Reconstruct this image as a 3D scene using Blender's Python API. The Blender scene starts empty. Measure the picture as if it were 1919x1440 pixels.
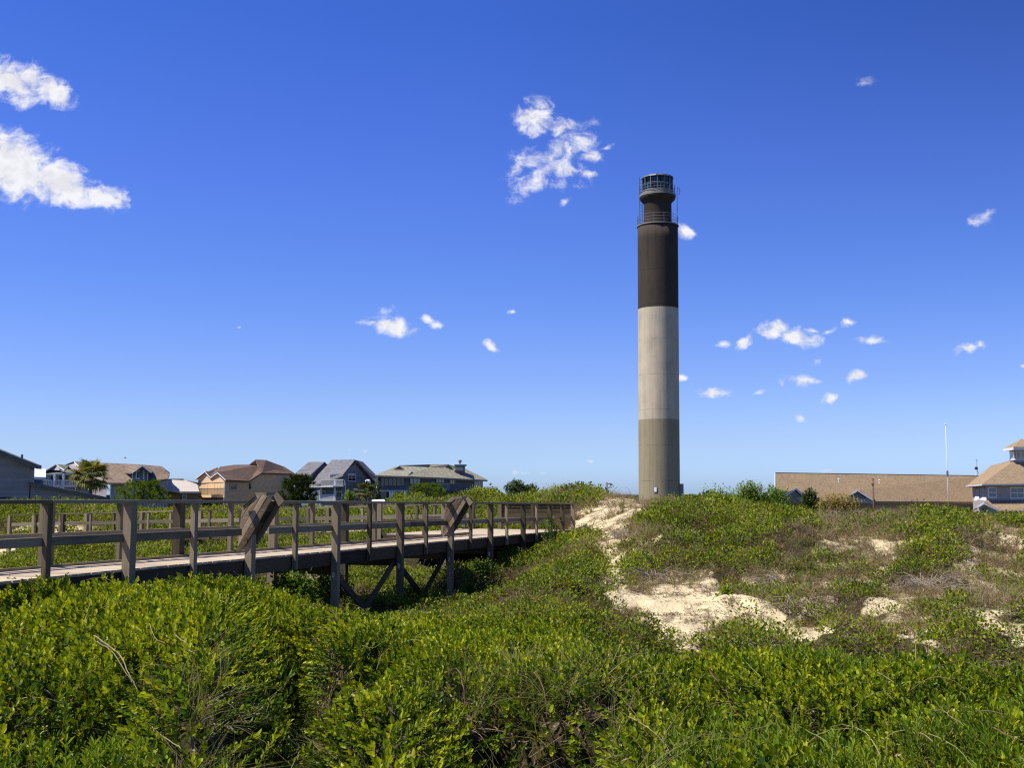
import bpy, bmesh, math, random
import numpy as np
from mathutils import Vector, Matrix
random.seed(7)
RNG = np.random.default_rng(11)
SC = bpy.context.scene
COL = SC.collection
# ------------------------------------------------------------------ camera model (photo pixels <-> world)
F, CX, CY, PITCH, EZ = 2100.0, 959.5, 720.0, math.atan(210 / 2100), 7.0
CP, SP = math.cos(PITCH), math.sin(PITCH)

def ray(px, py):
    a, b = (px - CX) / F, (CY - py) / F
    return np.array([a, CP - b * SP, SP + b * CP])

def P(px, py, Y):
    "point seen at photo pixel (px,py) at a distance Y in front of the camera"
    d = ray(px, py)
    t = Y / d[1]
    return Vector((d[0] * t, Y, EZ + d[2] * t))

def proj(x, y, z):
    z = z - EZ
    dep = y * CP + z * SP
    up = -y * SP + z * CP
    return CX + F * x / dep, CY - F * up / dep

def on_plane(px, py, p0, n):
    d = Vector(ray(px, py))
    o = Vector((0, 0, EZ))
    t = (p0 - o).dot(n) / d.dot(n)
    return o + d * t

# ------------------------------------------------------------------ noise
def _hash(ix, iy, s):
    h = (ix.astype(np.int64) * 374761393 + iy.astype(np.int64) * 668265263 + s * 1442695041) & 0x7fffffff
    h = ((h ^ (h >> 13)) * 1274126177) & 0x7fffffff
    h = (h ^ (h >> 16)) & 0xffffff
    return h / float(0xffffff)

def vnoise(x, y, s=0):
    x = np.asarray(x, float); y = np.asarray(y, float)
    ix = np.floor(x); iy = np.floor(y)
    fx = x - ix; fy = y - iy
    fx = fx * fx * (3 - 2 * fx); fy = fy * fy * (3 - 2 * fy)
    a = _hash(ix, iy, s); b = _hash(ix + 1, iy, s); c = _hash(ix, iy + 1, s); d = _hash(ix + 1, iy + 1, s)
    return (a * (1 - fx) + b * fx) * (1 - fy) + (c * (1 - fx) + d * fx) * fy

def fbm(x, y, s=0, o=4):
    r = 0; a = .5; t = 0
    for k in range(o):
        r = r + a * vnoise(x * 2 ** k + 17.3 * k, y * 2 ** k - 9.1 * k, s + k); t += a; a *= .5
    return r / t

def inpoly(px, py, poly):
    px = np.asarray(px); py = np.asarray(py)
    r = np.zeros(px.shape, bool)
    n = len(poly)
    for i in range(n):
        x1, y1 = poly[i]; x2, y2 = poly[(i + 1) % n]
        c = ((y1 > py) != (y2 > py)) & (px < (x2 - x1) * (py - y1) / (y2 - y1 + 1e-9) + x1)
        r ^= c
    return r

# ------------------------------------------------------------------ materials
MATS = {}
def newmat(name):
    m = bpy.data.materials.new(name); m.use_nodes = True
    nt = m.node_tree; nt.nodes.clear()
    out = nt.nodes.new('ShaderNodeOutputMaterial')
    MATS[name] = m
    return m, nt, out

def N(nt, typ, **kw):
    n = nt.nodes.new(typ)
    for k, v in kw.items():
        if k == 'inp':
            for kk, vv in v.items():
                if hasattr(vv, 'is_linked') or isinstance(vv, bpy.types.NodeSocket):
                    nt.links.new(vv, n.inputs[kk])
                else:
                    n.inputs[kk].default_value = vv
        else:
            setattr(n, k, v)
    return n

def ramp(nt, fac, stops):
    r = nt.nodes.new('ShaderNodeValToRGB')
    e = r.color_ramp.elements
    while len(e) < len(stops): e.new(.5)
    for i, (p, c) in enumerate(stops):
        e[i].position = p; e[i].color = (*c, 1) if len(c) == 3 else c
    nt.links.new(fac, r.inputs[0])
    return r.outputs[0]

def mixc(nt, fac, a, b, mode='MIX'):
    n = nt.nodes.new('ShaderNodeMix'); n.data_type = 'RGBA'; n.blend_type = mode
    for s, v in ((n.inputs[0], fac), (n.inputs[6], a), (n.inputs[7], b)):
        if isinstance(v, bpy.types.NodeSocket): nt.links.new(v, s)
        elif isinstance(v, (int, float)): s.default_value = v
        else: s.default_value = (*v, 1)
    return n.outputs[2]

def mth(nt, op, a, b=0.0, c=0.0, clamp=False):
    n = nt.nodes.new('ShaderNodeMath'); n.operation = op; n.use_clamp = clamp
    for i, v in enumerate((a, b, c)):
        if isinstance(v, bpy.types.NodeSocket): nt.links.new(v, n.inputs[i])
        else: n.inputs[i].default_value = v
    return n.outputs[0]

def noise(nt, vec, scale, detail=4, rough=.55, dist=0.0):
    n = nt.nodes.new('ShaderNodeTexNoise')
    n.inputs['Scale'].default_value = scale; n.inputs['Detail'].default_value = detail
    n.inputs['Roughness'].default_value = rough; n.inputs['Distortion'].default_value = dist
    if vec is not None: nt.links.new(vec, n.inputs['Vector'])
    return n.outputs[0]

def mapping(nt, vec, scale=(1, 1, 1), loc=(0, 0, 0), rot=(0, 0, 0), typ='POINT'):
    n = nt.nodes.new('ShaderNodeMapping'); n.vector_type = typ
    n.inputs['Scale'].default_value = scale; n.inputs['Location'].default_value = loc; n.inputs['Rotation'].default_value = rot
    nt.links.new(vec, n.inputs['Vector'])
    return n.outputs[0]

def bsdf(nt, out, color, rough=.8, spec=.3, bump=None, bstr=.3, bdist=.02, metal=0.0):
    b = nt.nodes.new('ShaderNodeBsdfPrincipled')
    if isinstance(color, bpy.types.NodeSocket): nt.links.new(color, b.inputs['Base Color'])
    else: b.inputs['Base Color'].default_value = (*color, 1)
    if isinstance(rough, bpy.types.NodeSocket): nt.links.new(rough, b.inputs['Roughness'])
    else: b.inputs['Roughness'].default_value = rough
    b.inputs['Specular IOR Level'].default_value = spec
    b.inputs['Metallic'].default_value = metal
    if bump is not None:
        bn = nt.nodes.new('ShaderNodeBump'); bn.inputs['Strength'].default_value = bstr; bn.inputs['Distance'].default_value = bdist
        nt.links.new(bump, bn.inputs['Height']); nt.links.new(bn.outputs[0], b.inputs['Normal'])
    nt.links.new(b.outputs[0], out.inputs[0])
    return b

def geo_pos(nt):
    return nt.nodes.new('ShaderNodeNewGeometry').outputs['Position']

def sc3(c, k): return tuple(min(1, x * k) for x in c)

def mat_plain(name, color, rough=.75, spec=.3, var=.25, scale=3.0, metal=0.0):
    m, nt, out = newmat(name)
    p = geo_pos(nt)
    f = noise(nt, p, scale, 5)
    g = noise(nt, p, scale * 9, 3)
    f2 = mth(nt, 'ADD', mth(nt, 'MULTIPLY', f, .7), mth(nt, 'MULTIPLY', g, .3))
    c = ramp(nt, f2, [(.3, sc3(color, 1 - var)), (.7, sc3(color, 1 + var))])
    bsdf(nt, out, c, rough, spec, g, .15, .01, metal)
    return m

def mat_shingle(name, color, row=.14, var=.3):
    "asphalt roof shingles: rows by height, tabs broken by noise"
    m, nt, out = newmat(name)
    p = geo_pos(nt)
    sep = N(nt, 'ShaderNodeSeparateXYZ', inp={0: p})
    rowz = mth(nt, 'DIVIDE', sep.outputs[2], row * .6)
    fl = mth(nt, 'FLOOR', rowz)
    fr = mth(nt, 'FRACT', rowz)
    xy = mth(nt, 'ADD', mth(nt, 'MULTIPLY', sep.outputs[0], 3.2), mth(nt, 'MULTIPLY', sep.outputs[1], 2.6))
    tab = mth(nt, 'FLOOR', mth(nt, 'ADD', xy, mth(nt, 'MULTIPLY', fl, .47)))
    comb = N(nt, 'ShaderNodeCombineXYZ', inp={0: tab, 1: fl, 2: 0.0})
    wn = nt.nodes.new('ShaderNodeTexWhiteNoise'); nt.links.new(comb.outputs[0], wn.inputs[0])
    big = noise(nt, p, .35, 5)
    f = mth(nt, 'ADD', mth(nt, 'MULTIPLY', wn.outputs[0], .55), mth(nt, 'MULTIPLY', big, .45))
    c = ramp(nt, f, [(.2, sc3(color, 1 - var)), (.5, color), (.85, sc3(color, 1 + var))])
    c = mixc(nt, mth(nt, 'MULTIPLY', mth(nt, 'GREATER_THAN', fr, .86), .35), c, sc3(color, .45))
    bsdf(nt, out, c, .9, .2, wn.outputs[0], .10, .01)
    return m

def mat_siding(name, color, row=.16, var=.14, vertical=False):
    m, nt, out = newmat(name)
    p = geo_pos(nt)
    sep = N(nt, 'ShaderNodeSeparateXYZ', inp={0: p})
    co = mth(nt, 'ADD', sep.outputs[0], sep.outputs[1]) if vertical else sep.outputs[2]
    r = mth(nt, 'DIVIDE', co, row)
    fr = mth(nt, 'FRACT', r); fl = mth(nt, 'FLOOR', r)
    wn = nt.nodes.new('ShaderNodeTexWhiteNoise'); wn.noise_dimensions = '1D'; nt.links.new(fl, wn.inputs['W'])
    big = noise(nt, mapping(nt, p, (.5, .5, 1.2)), 1.0, 5)
    f = mth(nt, 'ADD', mth(nt, 'MULTIPLY', wn.outputs[0], .4), mth(nt, 'MULTIPLY', big, .6))
    c = ramp(nt, f, [(.25, sc3(color, 1 - var)), (.75, sc3(color, 1 + var))])
    c = mixc(nt, mth(nt, 'MULTIPLY', mth(nt, 'LESS_THAN', fr, .12), .3), c, sc3(color, .4))
    bsdf(nt, out, c, .75, .3, fr, .06, .01)
    return m

def mat_wood(name, color, dark, axis_scale=(1, 1, 1)):
    "weathered timber; grain runs along local long axis through generated UVs stored as 'grain'"
    m, nt, out = newmat(name)
    at = nt.nodes.new('ShaderNodeAttribute'); at.attribute_name = 'grain'
    v = at.outputs['Vector']
    g1 = noise(nt, mapping(nt, v, (1.2, 22, 22)), 1.0, 6, .65, .4)
    g2 = noise(nt, mapping(nt, v, (.7, 3, 3)), 1.0, 4)
    g3 = noise(nt, mapping(nt, v, (2.5, 70, 70)), 1.0, 3)
    f = mth(nt, 'ADD', mth(nt, 'MULTIPLY', g1, .5), mth(nt, 'ADD', mth(nt, 'MULTIPLY', g2, .35), mth(nt, 'MULTIPLY', g3, .25)))
    tone = nt.nodes.new('ShaderNodeAttribute'); tone.attribute_name = 'tone'
    f = mth(nt, 'ADD', f, mth(nt, 'MULTIPLY', mth(nt, 'SUBTRACT', tone.outputs['Fac'], .5), .55))
    c = ramp(nt, f, [(.28, dark), (.5, tuple((a + b) / 2 for a, b in zip(color, dark))), (.78, color)])
    bsdf(nt, out, c, .85, .2, mth(nt, 'ADD', g1, g3), .5, .008)
    return m

# ------------------------------------------------------------------ mesh builder
class MB:
    def __init__(s):
        s.v = []; s.f = []; s.g = []; s.t = []; s.smooth = False
    def _add(s, verts, faces, grain=None, tone=None):
        o = len(s.v)
        s.v += [tuple(q) for q in verts]
        s.f += [tuple(i + o for i in f) for f in faces]
        s.g += list(grain) if grain is not None else [(0., 0., 0.)] * len(verts)
        t = random.random() if tone is None else tone
        s.t += [t] * len(faces)
    def hexa(s, c, tone=None, grain=None):
        "8 corners: 0-3 bottom ring, 4-7 top ring"
        s._add(c, [(3, 2, 1, 0), (4, 5, 6, 7), (0, 1, 5, 4), (1, 2, 6, 5), (2, 3, 7, 6), (3, 0, 4, 7)], grain, tone)
    def obox(s, o, ax, ay, az, tone=None):
        "box with centre o and half-axis vectors; grain follows the longest axis"
        o = Vector(o); ax = Vector(ax); ay = Vector(ay); az = Vector(az)
        c = []; l = []
        for k in (-1, 1):
            for i, j in ((-1, -1), (1, -1), (1, 1), (-1, 1)):
                c.append(o + ax * i + ay * j + az * k); l.append((i * ax.length, j * ay.length, k * az.length))
        L = (ax.length, ay.length, az.length); m = L.index(max(L))
        off = (random.random() * 50, random.random() * 50, random.random() * 50)
        order = [m] + [i for i in range(3) if i != m]
        g = [tuple(q[order[i]] + off[i] for i in range(3)) for q in l]
        s.hexa(c, tone, g)
    def beam(s, a, b, w, h, up=(0, 0, 1), tone=None):
        "board from a to b; w across, h along 'up'"
        a = Vector(a); b = Vector(b); d = b - a
        if d.length < 1e-6: return
        u = Vector(up); dn = d.normalized()
        sd = dn.cross(u)
        if sd.length < 1e-4: sd = dn.cross(Vector((1, 0, 0)))
        sd.normalize(); uu = sd.cross(dn).normalized()
        s.obox((a + b) / 2, d / 2, sd * w / 2, uu * h / 2, tone)
    def prism(s, poly, ext, tone=None):
        "polygon (list of 3d) extruded by vector ext"
        n = len(poly); e = Vector(ext)
        v = [Vector(p) for p in poly] + [Vector(p) + e for p in poly]
        f = [tuple(range(n))[::-1], tuple(range(n, 2 * n))] + [(i, (i + 1) % n, n + (i + 1) % n, n + i) for i in range(n)]
        s._add(v, f, [tuple(q) for q in v], tone)
    def tube(s, pts, r, n=6, cap=True, tone=None):
        pts = [Vector(p) for p in pts]
        rs = r if isinstance(r, (list, tuple)) else [r] * len(pts)
        V = []; Fc = []; G = []
        prev = None; dist = 0
        for i, p in enumerate(pts):
            d = (pts[min(i + 1, len(pts) - 1)] - pts[max(i - 1, 0)]).normalized()
            if prev is None:
                a = d.cross(Vector((0.31, .2, .93)))
                if a.length < .1: a = d.cross(Vector((1, 0, 0)))
            else: a = prev - d * prev.dot(d)
            a.normalize(); prev = a; b = d.cross(a)
            if i: dist += (p - pts[i - 1]).length
            for k in range(n):
                t = 2 * math.pi * k / n
                V.append(p + (a * math.cos(t) + b * math.sin(t)) * rs[i]); G.append((dist, math.cos(t) * rs[i], math.sin(t) * rs[i]))
        for i in range(len(pts) - 1):
            for k in range(n):
                Fc.append((i * n + k, i * n + (k + 1) % n, (i + 1) * n + (k + 1) % n, (i + 1) * n + k))
        if cap:
            Fc.append(tuple(range(n))[::-1]); Fc.append(tuple((len(pts) - 1) * n + k for k in range(n)))
        s._add(V, Fc, G, tone)
    def lathe(s, prof, c=(0, 0, 0), n=64, lean=0.0, a0=0, a1=2 * math.pi, tone=.5):
        "profile [(r,z)] turned about vertical axis"
        full = abs(a1 - a0 - 2 * math.pi) < 1e-6
        m = n if full else n + 1
        V = []; Fc = []
        for r, z in prof:
            for k in range(m):
                t = a0 + (a1 - a0) * k / n
                V.append((c[0] + r * math.cos(t) + lean * z, c[1] + r * math.sin(t), c[2] + z))
        for i in range(len(prof) - 1):
            for k in range(n):
                k2 = (k + 1) % m if full else k + 1
                Fc.append((i * m + k, i * m + k2, (i + 1) * m + k2, (i + 1) * m + k))
        s._add(V, Fc, V, tone)
    def build(s, name, mat, parent=None, smooth=False, bevel=0.0, loc=None):
        me = bpy.data.meshes.new(name)
        org = Vector(loc) if loc is not None else Vector((0, 0, 0))
        if parent is not None: org = ABS[parent.name]
        me.from_pydata([tuple(Vector(q) - org) for q in s.v], [], s.f)
        me.update()
        bm = bmesh.new(); bm.from_mesh(me)
        gl = bm.verts.layers.float_vector.new('grain'); tl = bm.faces.layers.float.new('tone')
        for i, v in enumerate(bm.verts): v[gl] = s.g[i]
        for i, f in enumerate(bm.faces): f[tl] = s.t[i]
        bmesh.ops.recalc_face_normals(bm, faces=bm.faces)
        bm.to_mesh(me); bm.free()
        if smooth:
            me.polygons.foreach_set('use_smooth', [True] * len(me.polygons))
        me.materials.append(mat if not isinstance(mat, str) else MATS[mat])
        o = bpy.data.objects.new(name, me); COL.objects.link(o)
        if parent is not None:
            o.parent = parent
        else:
            o.location = org
        ABS[o.name] = org
        if bevel > 0:
            b = o.modifiers.new('edge', 'BEVEL'); b.width = bevel; b.segments = 1; b.limit_method = 'ANGLE'
        return o
ABS = {}

def tag(o, label=None, cat=None, group=None, kind=None):
    if label: o['label'] = label
    if cat: o['category'] = cat
    if group: o['group'] = group
    if kind: o['kind'] = kind
    return o

def thing(name, loc, label, cat, group=None):
    o = bpy.data.objects.new(name, None); COL.objects.link(o)
    o.location = loc; o.empty_display_size = .2
    o.matrix_world = Matrix.Translation(Vector(loc))
    ABS[o.name] = Vector(loc)
    return tag(o, label, cat, group)
VEG = 1.0
# ------------------------------------------------------------------ sky, sun, camera
SUN_EL, SUN_AZ = math.radians(57), math.radians(-107)        # azimuth clockwise from +Y
sunv = Vector((math.sin(SUN_AZ) * math.cos(SUN_EL), math.cos(SUN_AZ) * math.cos(SUN_EL), math.sin(SUN_EL)))

CLOUDS = [  # photo px centre, radii, tilt (deg, ccw), weight
 (15,150,78,38,-22,1.0),(95,170,48,28,-28,1.1),(60,146,42,32,-20,.9),(-40,150,60,50,0,1),
 (25,312,88,62,-28,1.6),(115,342,76,40,-26,1.4),(196,372,48,27,-8,1.25),(-50,300,80,70,0,1.4),
 (1005,222,36,40,-50,.95),(1055,245,46,32,-20,.62),(1030,295,70,28,8,.62),(1005,338,52,20,38,.66),(970,312,32,20,40,.6),
 (1108,295,19,14,0,.9),(1104,328,32,12,0,.62),(1133,273,16,6,22,.75),(1062,380,14,8,35,.65),(1085,262,34,40,0,.42),(1060,318,60,36,0,.45),(990,345,40,30,30,.4),
 (1283,436,17,24,60,1.05),
 (740,612,46,17,-12,1.15),(695,607,20,7,0,.75),(720,582,18,10,0,.22),(803,600,18,8,-10,1.0),(818,612,14,12,0,.85),(918,648,18,10,-25,.9),
 (961,582,8,5,0,.55),(450,611,8,4,0,.6),(530,667,12,5,0,.1),
 (1355,645,16,8,0,.85),(1393,640,17,10,32,1.0),(1448,620,28,15,10,1.2),(1498,634,36,19,0,1.2),(1525,618,16,6,0,.7),(1590,609,14,9,15,.95),
 (1552,620,14,6,25,.2),(1630,638,32,8,5,.7),(1810,655,26,10,10,1.05),(1835,647,14,9,0,.95),(1918,685,9,6,20,1.0),
 (1338,735,30,12,-8,1.1),(1280,707,12,8,0,.9),(1512,715,26,11,0,1.05),(1603,705,28,10,12,1.05),(1557,745,18,11,28,1.1),(1497,780,12,7,0,.9),
 (1532,680,14,6,0,.15),(1423,734,7,5,0,.3),(1465,715,8,7,40,.15),(1617,155,24,12,-8,.5),(1845,408,30,10,20,.42),
 (985,888,26,4,0,.3),(1015,890,16,4,0,.25),(655,850,8,3,0,.3),(1105,866,10,4,0,.25),(685,848,8,3,0,.3),(1555,884,14,5,0,.35),(65,222,10,6,0,.1)]

def build_world(sky_strength):
    w = bpy.data.worlds.new('World'); SC.world = w; w.use_nodes = True
    nt = w.node_tree; nt.nodes.clear()
    out = nt.nodes.new('ShaderNodeOutputWorld'); bg = nt.nodes.new('ShaderNodeBackground')
    sky = nt.nodes.new('ShaderNodeTexSky'); sky.sky_type = 'NISHITA'; sky.sun_disc = False
    sky.sun_elevation = SUN_EL; sky.sun_rotation = SUN_AZ % (2 * math.pi)
    sky.altitude = 0; sky.air_density = 1.0; sky.dust_density = SKY_DUST; sky.ozone_density = SKY_OZONE
    tc = nt.nodes.new('ShaderNodeTexCoord')
    sep = N(nt, 'ShaderNodeSeparateXYZ', inp={0: tc.outputs['Generated']})
    # clear-day colour by elevation
    c = sky.outputs[0]
    el = mth(nt, 'MAXIMUM', sep.outputs[2], 0.0)
    tint = ramp(nt, el, SKY_TINT)
    c = mixc(nt, 1.0, c, tint, 'MULTIPLY')
    g = nt.nodes.new('ShaderNodeVectorMath'); g.operation = 'SCALE'; nt.links.new(c, g.inputs[0]); g.inputs['Scale'].default_value = SKY_GAIN
    c = g.outputs[0]
    # deeper blue away from the sun
    y = mth(nt, 'MAXIMUM', sep.outputs[1], 0.02)
    fr = N(nt, 'ShaderNodeMapRange', inp={0: mth(nt, 'DIVIDE', sep.outputs[0], y), 1: -.05, 2: .45, 3: 0.0, 4: 1.0}).outputs[0]
    fe = N(nt, 'ShaderNodeMapRange', inp={0: sep.outputs[2], 1: .05, 2: .38, 3: 0.0, 4: .24}).outputs[0]
    c = N(nt, 'ShaderNodeVectorMath', operation='SCALE', inp={0: c, 'Scale': mth(nt, 'SUBTRACT', 1.0, mth(nt, 'MULTIPLY', fr, fe))}).outputs[0]
    # fair-weather clouds, by direction
    u = mth(nt, 'MULTIPLY', mth(nt, 'DIVIDE', sep.outputs[0], y), 10.0)
    v = mth(nt, 'MULTIPLY', mth(nt, 'DIVIDE', sep.outputs[2], y), 10.0)
    q = N(nt, 'ShaderNodeCombineXYZ', inp={0: u, 1: v, 2: 0.0}).outputs[0]
    wn = nt.nodes.new('ShaderNodeTexNoise'); wn.inputs['Scale'].default_value = 4.5; wn.inputs['Detail'].default_value = 5
    nt.links.new(q, wn.inputs['Vector'])
    wv = N(nt, 'ShaderNodeVectorMath', operation='SUBTRACT', inp={0: wn.outputs['Color'], 1: (.5, .5, .5)}).outputs[0]
    wv = N(nt, 'ShaderNodeVectorMath', operation='MULTIPLY', inp={0: wv, 1: (.17, .15, 0)}).outputs[0]
    qw = N(nt, 'ShaderNodeVectorMath', operation='ADD', inp={0: q, 1: wv}).outputs[0]
    acc = None
    for (px, py, rx, ry, an, wt) in CLOUDS:
        d = ray(px, py); cu, cv = d[0] / d[1] * 10, d[2] / d[1] * 10
        mp = mapping(nt, qw, (rx / 210 * 1.38, ry / 210 * 1.34, 1), (cu, cv, 0), (0, 0, math.radians(an)), 'TEXTURE')
        ln = N(nt, 'ShaderNodeVectorMath', operation='LENGTH', inp={0: mp}).outputs['Value']
        f = mth(nt, 'MULTIPLY_ADD', ln, -wt - .25, wt + .0)
        acc = f if acc is None else mth(nt, 'MAXIMUM', acc, f)
    n1 = noise(nt, mapping(nt, qw, (1, 1.25, 1)), 5.2, 10, .66, .3)
    dens = mth(nt, 'ADD', acc, mth(nt, 'MULTIPLY', mth(nt, 'SUBTRACT', n1, .51), 2.7))
    mr = N(nt, 'ShaderNodeMapRange', interpolation_type='SMOOTHSTEP', inp={0: dens, 1: -.15, 2: .85, 3: 0.0, 4: 1.0})
    a = mth(nt, 'MULTIPLY', mr.outputs[0], mth(nt, 'GREATER_THAN', sep.outputs[1], .05))
    gate = N(nt, 'ShaderNodeMapRange', interpolation_type='SMOOTHSTEP', inp={0: acc, 1: -.5, 2: -.05, 3: 0.0, 4: 1.0}).outputs[0]
    a = mth(nt, 'MULTIPLY', a, gate)
    n2 = noise(nt, mapping(nt, qw, (1, 1.2, 1), (.06, -.05, 0)), 5.2, 6, .6, .2)
    lit = N(nt, 'ShaderNodeMapRange', inp={0: mth(nt, 'SUBTRACT', n1, n2), 1: -.12, 2: .12, 3: .86, 4: 1.0}).outputs[0]
    cc = N(nt, 'ShaderNodeVectorMath', operation='SCALE', inp={0: CLOUD_COL, 'Scale': lit}).outputs[0]
    c = mixc(nt, mth(nt, 'MULTIPLY', a, .97), c, cc)
    nt.links.new(c, bg.inputs[0]); bg.inputs[1].default_value = sky_strength
    nt.links.new(bg.outputs[0], out.inputs[0])
    w.cycles.sampling_method = 'MANUAL'; w.cycles.sample_map_resolution = 512

SKY_DUST, SKY_OZONE, SKY_GAIN = .6, 2.0, 1.626
SKY_TINT = [(0.021, (0.4086, 0.564, 1.0)), (0.0491, (0.3922, 0.487, 0.8228)), (0.1029, (0.337, 0.4184, 0.7587)), (0.1955, (0.2614, 0.3694, 0.7637)), (0.2848, (0.2326, 0.3387, 0.7841)), (0.4004, (0.1719, 0.3051, 0.7591))]
CLOUD_COL = (6.9, 6.9, 7.2)

def setup_view():
    build_world(.10)
    l = bpy.data.lights.new('sun', 'SUN'); l.energy = SUN_E; l.angle = math.radians(.53); l.color = (1.0, .935, .82)
    o = bpy.data.objects.new('sun', l); COL.objects.link(o); o.location = sunv * 300
    o.rotation_euler = sunv.to_track_quat('Z', 'Y').to_euler()
    cd = bpy.data.cameras.new('camera'); co = bpy.data.objects.new('camera', cd); COL.objects.link(co)
    cd.sensor_width = 36; cd.lens = 36 * F / 1919; cd.clip_start = .1; cd.clip_end = 9000
    co.location = (0, 0, EZ); co.rotation_euler = (math.pi / 2 + PITCH, 0, 0)
    SC.camera = co
    SC.view_settings.view_transform = 'Standard'; SC.view_settings.look = 'None'
    SC.view_settings.gamma = 1; SC.view_settings.use_curve_mapping = False
    SC.view_settings.exposure = EXPO
    SC.render.engine = 'CYCLES'
    SC.cycles.max_bounces = 6; SC.cycles.diffuse_bounces = 3; SC.cycles.glossy_bounces = 2
    SC.cycles.transmission_bounces = 4; SC.cycles.transparent_max_bounces = 4
    SC.cycles.use_denoising = False
    SC.cycles.filter_width = 1.2
SUN_E, EXPO = 5.0, .45
setup_view()

# ------------------------------------------------------------------ ground sheet
PROF = {
 -500: [(2,-1.9),(7,-1.8),(10,-1.62),(14,-1.5),(16,-1.5),(18,-2.1),(22,-2.3),(30,-2.7),(45,-3.1),(58,-3.2),(63,-2.4),(72,-.9),(90,-2.5),(130,-4.2)],
 0:    [(2,-1.95),(7,-1.86),(9,-1.72),(11.5,-1.62),(15,-1.52),(16.6,-1.55),(18,-2.1),(30,-2.85),(45,-3.3),(58,-3.5),(63,-2.5),(70,-.95),(74,-.8),(90,-2.5),(130,-4.2)],
 120:  [(2,-1.95),(7,-1.86),(9,-1.74),(12,-1.62),(15,-1.47),(16.6,-1.47),(18,-2.1),(25,-2.5),(33,-2.6),(45,-3.0),(56,-3.1),(62,-1.9),(69,-.75),(73,-.65),(90,-2.5),(130,-4.2)],
 250:  [(2,-1.95),(6.5,-1.87),(8,-1.76),(10,-1.7),(13,-1.54),(16,-1.42),(17.2,-1.45),(19,-2.3),(25,-2.6),(30,-2.6),(40,-2.8),(52,-2.9),(60,-1.9),(70,-1.15),(75,-1.1),(90,-2.5),(130,-4.2)],
 430:  [(2,-1.95),(6.5,-1.92),(8,-1.82),(10,-1.74),(13,-1.58),(16,-1.48),(18.3,-1.6),(20,-2.3),(27,-2.8),(35,-2.8),(45,-2.75),(55,-2.6),(62,-1.7),(80,-1.4),(95,-2.5),(130,-4.2)],
 560:  [(2,-1.95),(7,-2.0),(9,-2.1),(11,-2.0),(14,-1.86),(17.5,-1.82),(19.5,-2.3),(23,-2.9),(30,-3.0),(38,-2.7),(50,-2.3),(62,-1.35),(80,-1.4),(95,-2.5),(130,-4.2)],
 750:  [(2,-1.95),(7,-2.0),(9,-1.92),(12,-1.9),(15,-1.95),(18,-2.2),(20,-2.5),(26,-2.95),(32,-2.95),(38,-2.5),(45,-1.7),(52,-1.5),(60,-1.0),(75,-.7),(95,-2.5),(130,-4.2)],
 900:  [(2,-1.95),(7,-2.05),(9,-2.12),(12,-2.02),(16,-2.15),(20,-2.45),(26,-2.85),(33,-2.85),(40,-2.4),(50,-1.9),(58,-.85),(63,-.45),(72,-.7),(95,-2),(130,-4.2)],
 1000: [(2,-1.95),(7,-2.12),(9,-2.25),(12,-2.1),(16,-2.25),(20,-2.35),(25,-2.35),(30,-2.3),(36,-2.3),(42,-2.2),(47,-1.9),(52,-1.4),(60,-.5),(66,-.35),(75,-.6),(95,-2),(130,-4.2)],
 1080: [(2,-1.95),(7,-2.1),(9,-2.18),(12,-2.1),(16,-2.2),(20,-2.3),(25,-2.2),(30,-2.0),(36,-1.9),(41,-1.75),(45.5,-1.55),(49,-.8),(54,-.15),(60,.1),(66,0),(80,-.7),(95,-2),(130,-4.2)],
 1160: [(2,-1.95),(7,-2.05),(10,-2.1),(14,-2.25),(18,-2.45),(22,-2.42),(27,-2.15),(32,-1.75),(37,-1.2),(42,-.7),(48,-.1),(52,-0.02),(60,-.2),(80,-1.5),(100,-3),(130,-4.2)],
 1240: [(2,-1.95),(7,-2.05),(10,-2.1),(14,-2.25),(18,-2.5),(22,-2.45),(26,-2.1),(31,-1.5),(36,-.85),(42,-.65),(47,-.6),(52,-.75),(60,-1.3),(100,-3),(130,-4.2)],
 1320: [(2,-1.95),(7,-2.05),(10,-2.1),(14,-2.25),(17,-2.45),(20,-2.5),(24,-2.28),(28,-1.8),(33,-1.1),(38,-.9),(44,-.75),(48,-.75),(60,-1.5),(100,-3.2),(130,-4.4)],
 1500: [(2,-1.95),(7,-2.05),(10,-2.05),(14,-2.2),(17,-2.4),(20,-2.48),(24,-2.2),(28,-1.75),(33,-1.1),(38,-1.05),(44,-1.02),(47,-1.05),(60,-1.6),(100,-3.2),(130,-4.5)],
 1700: [(2,-1.95),(7,-2.05),(10,-2.08),(14,-2.25),(17,-2.45),(20,-2.42),(24,-2.15),(28,-1.65),(33,-1.05),(38,-.98),(43,-.98),(46,-1.0),(60,-1.7),(100,-3.5),(130,-4.6)],
 1919: [(2,-1.95),(7,-2.05),(10,-2.15),(13,-2.3),(16,-2.45),(20,-2.38),(24,-2.05),(28,-1.6),(33,-1.2),(37,-1.0),(42,-1.05),(60,-2.0),(100,-3.6),(130,-4.6)],
 2500: [(2,-1.95),(7,-2.05),(10,-2.15),(13,-2.3),(16,-2.45),(20,-2.38),(24,-2.05),(28,-1.6),(33,-1.2),(37,-1.0),(42,-1.05),(60,-2.0),(100,-3.6),(130,-4.6)],
}
for k in PROF:
    PROF[k] = [(-30, -2.2)] + PROF[k] + [(300, -5.2), (1500, -5.6), (6000, -6)]
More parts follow.
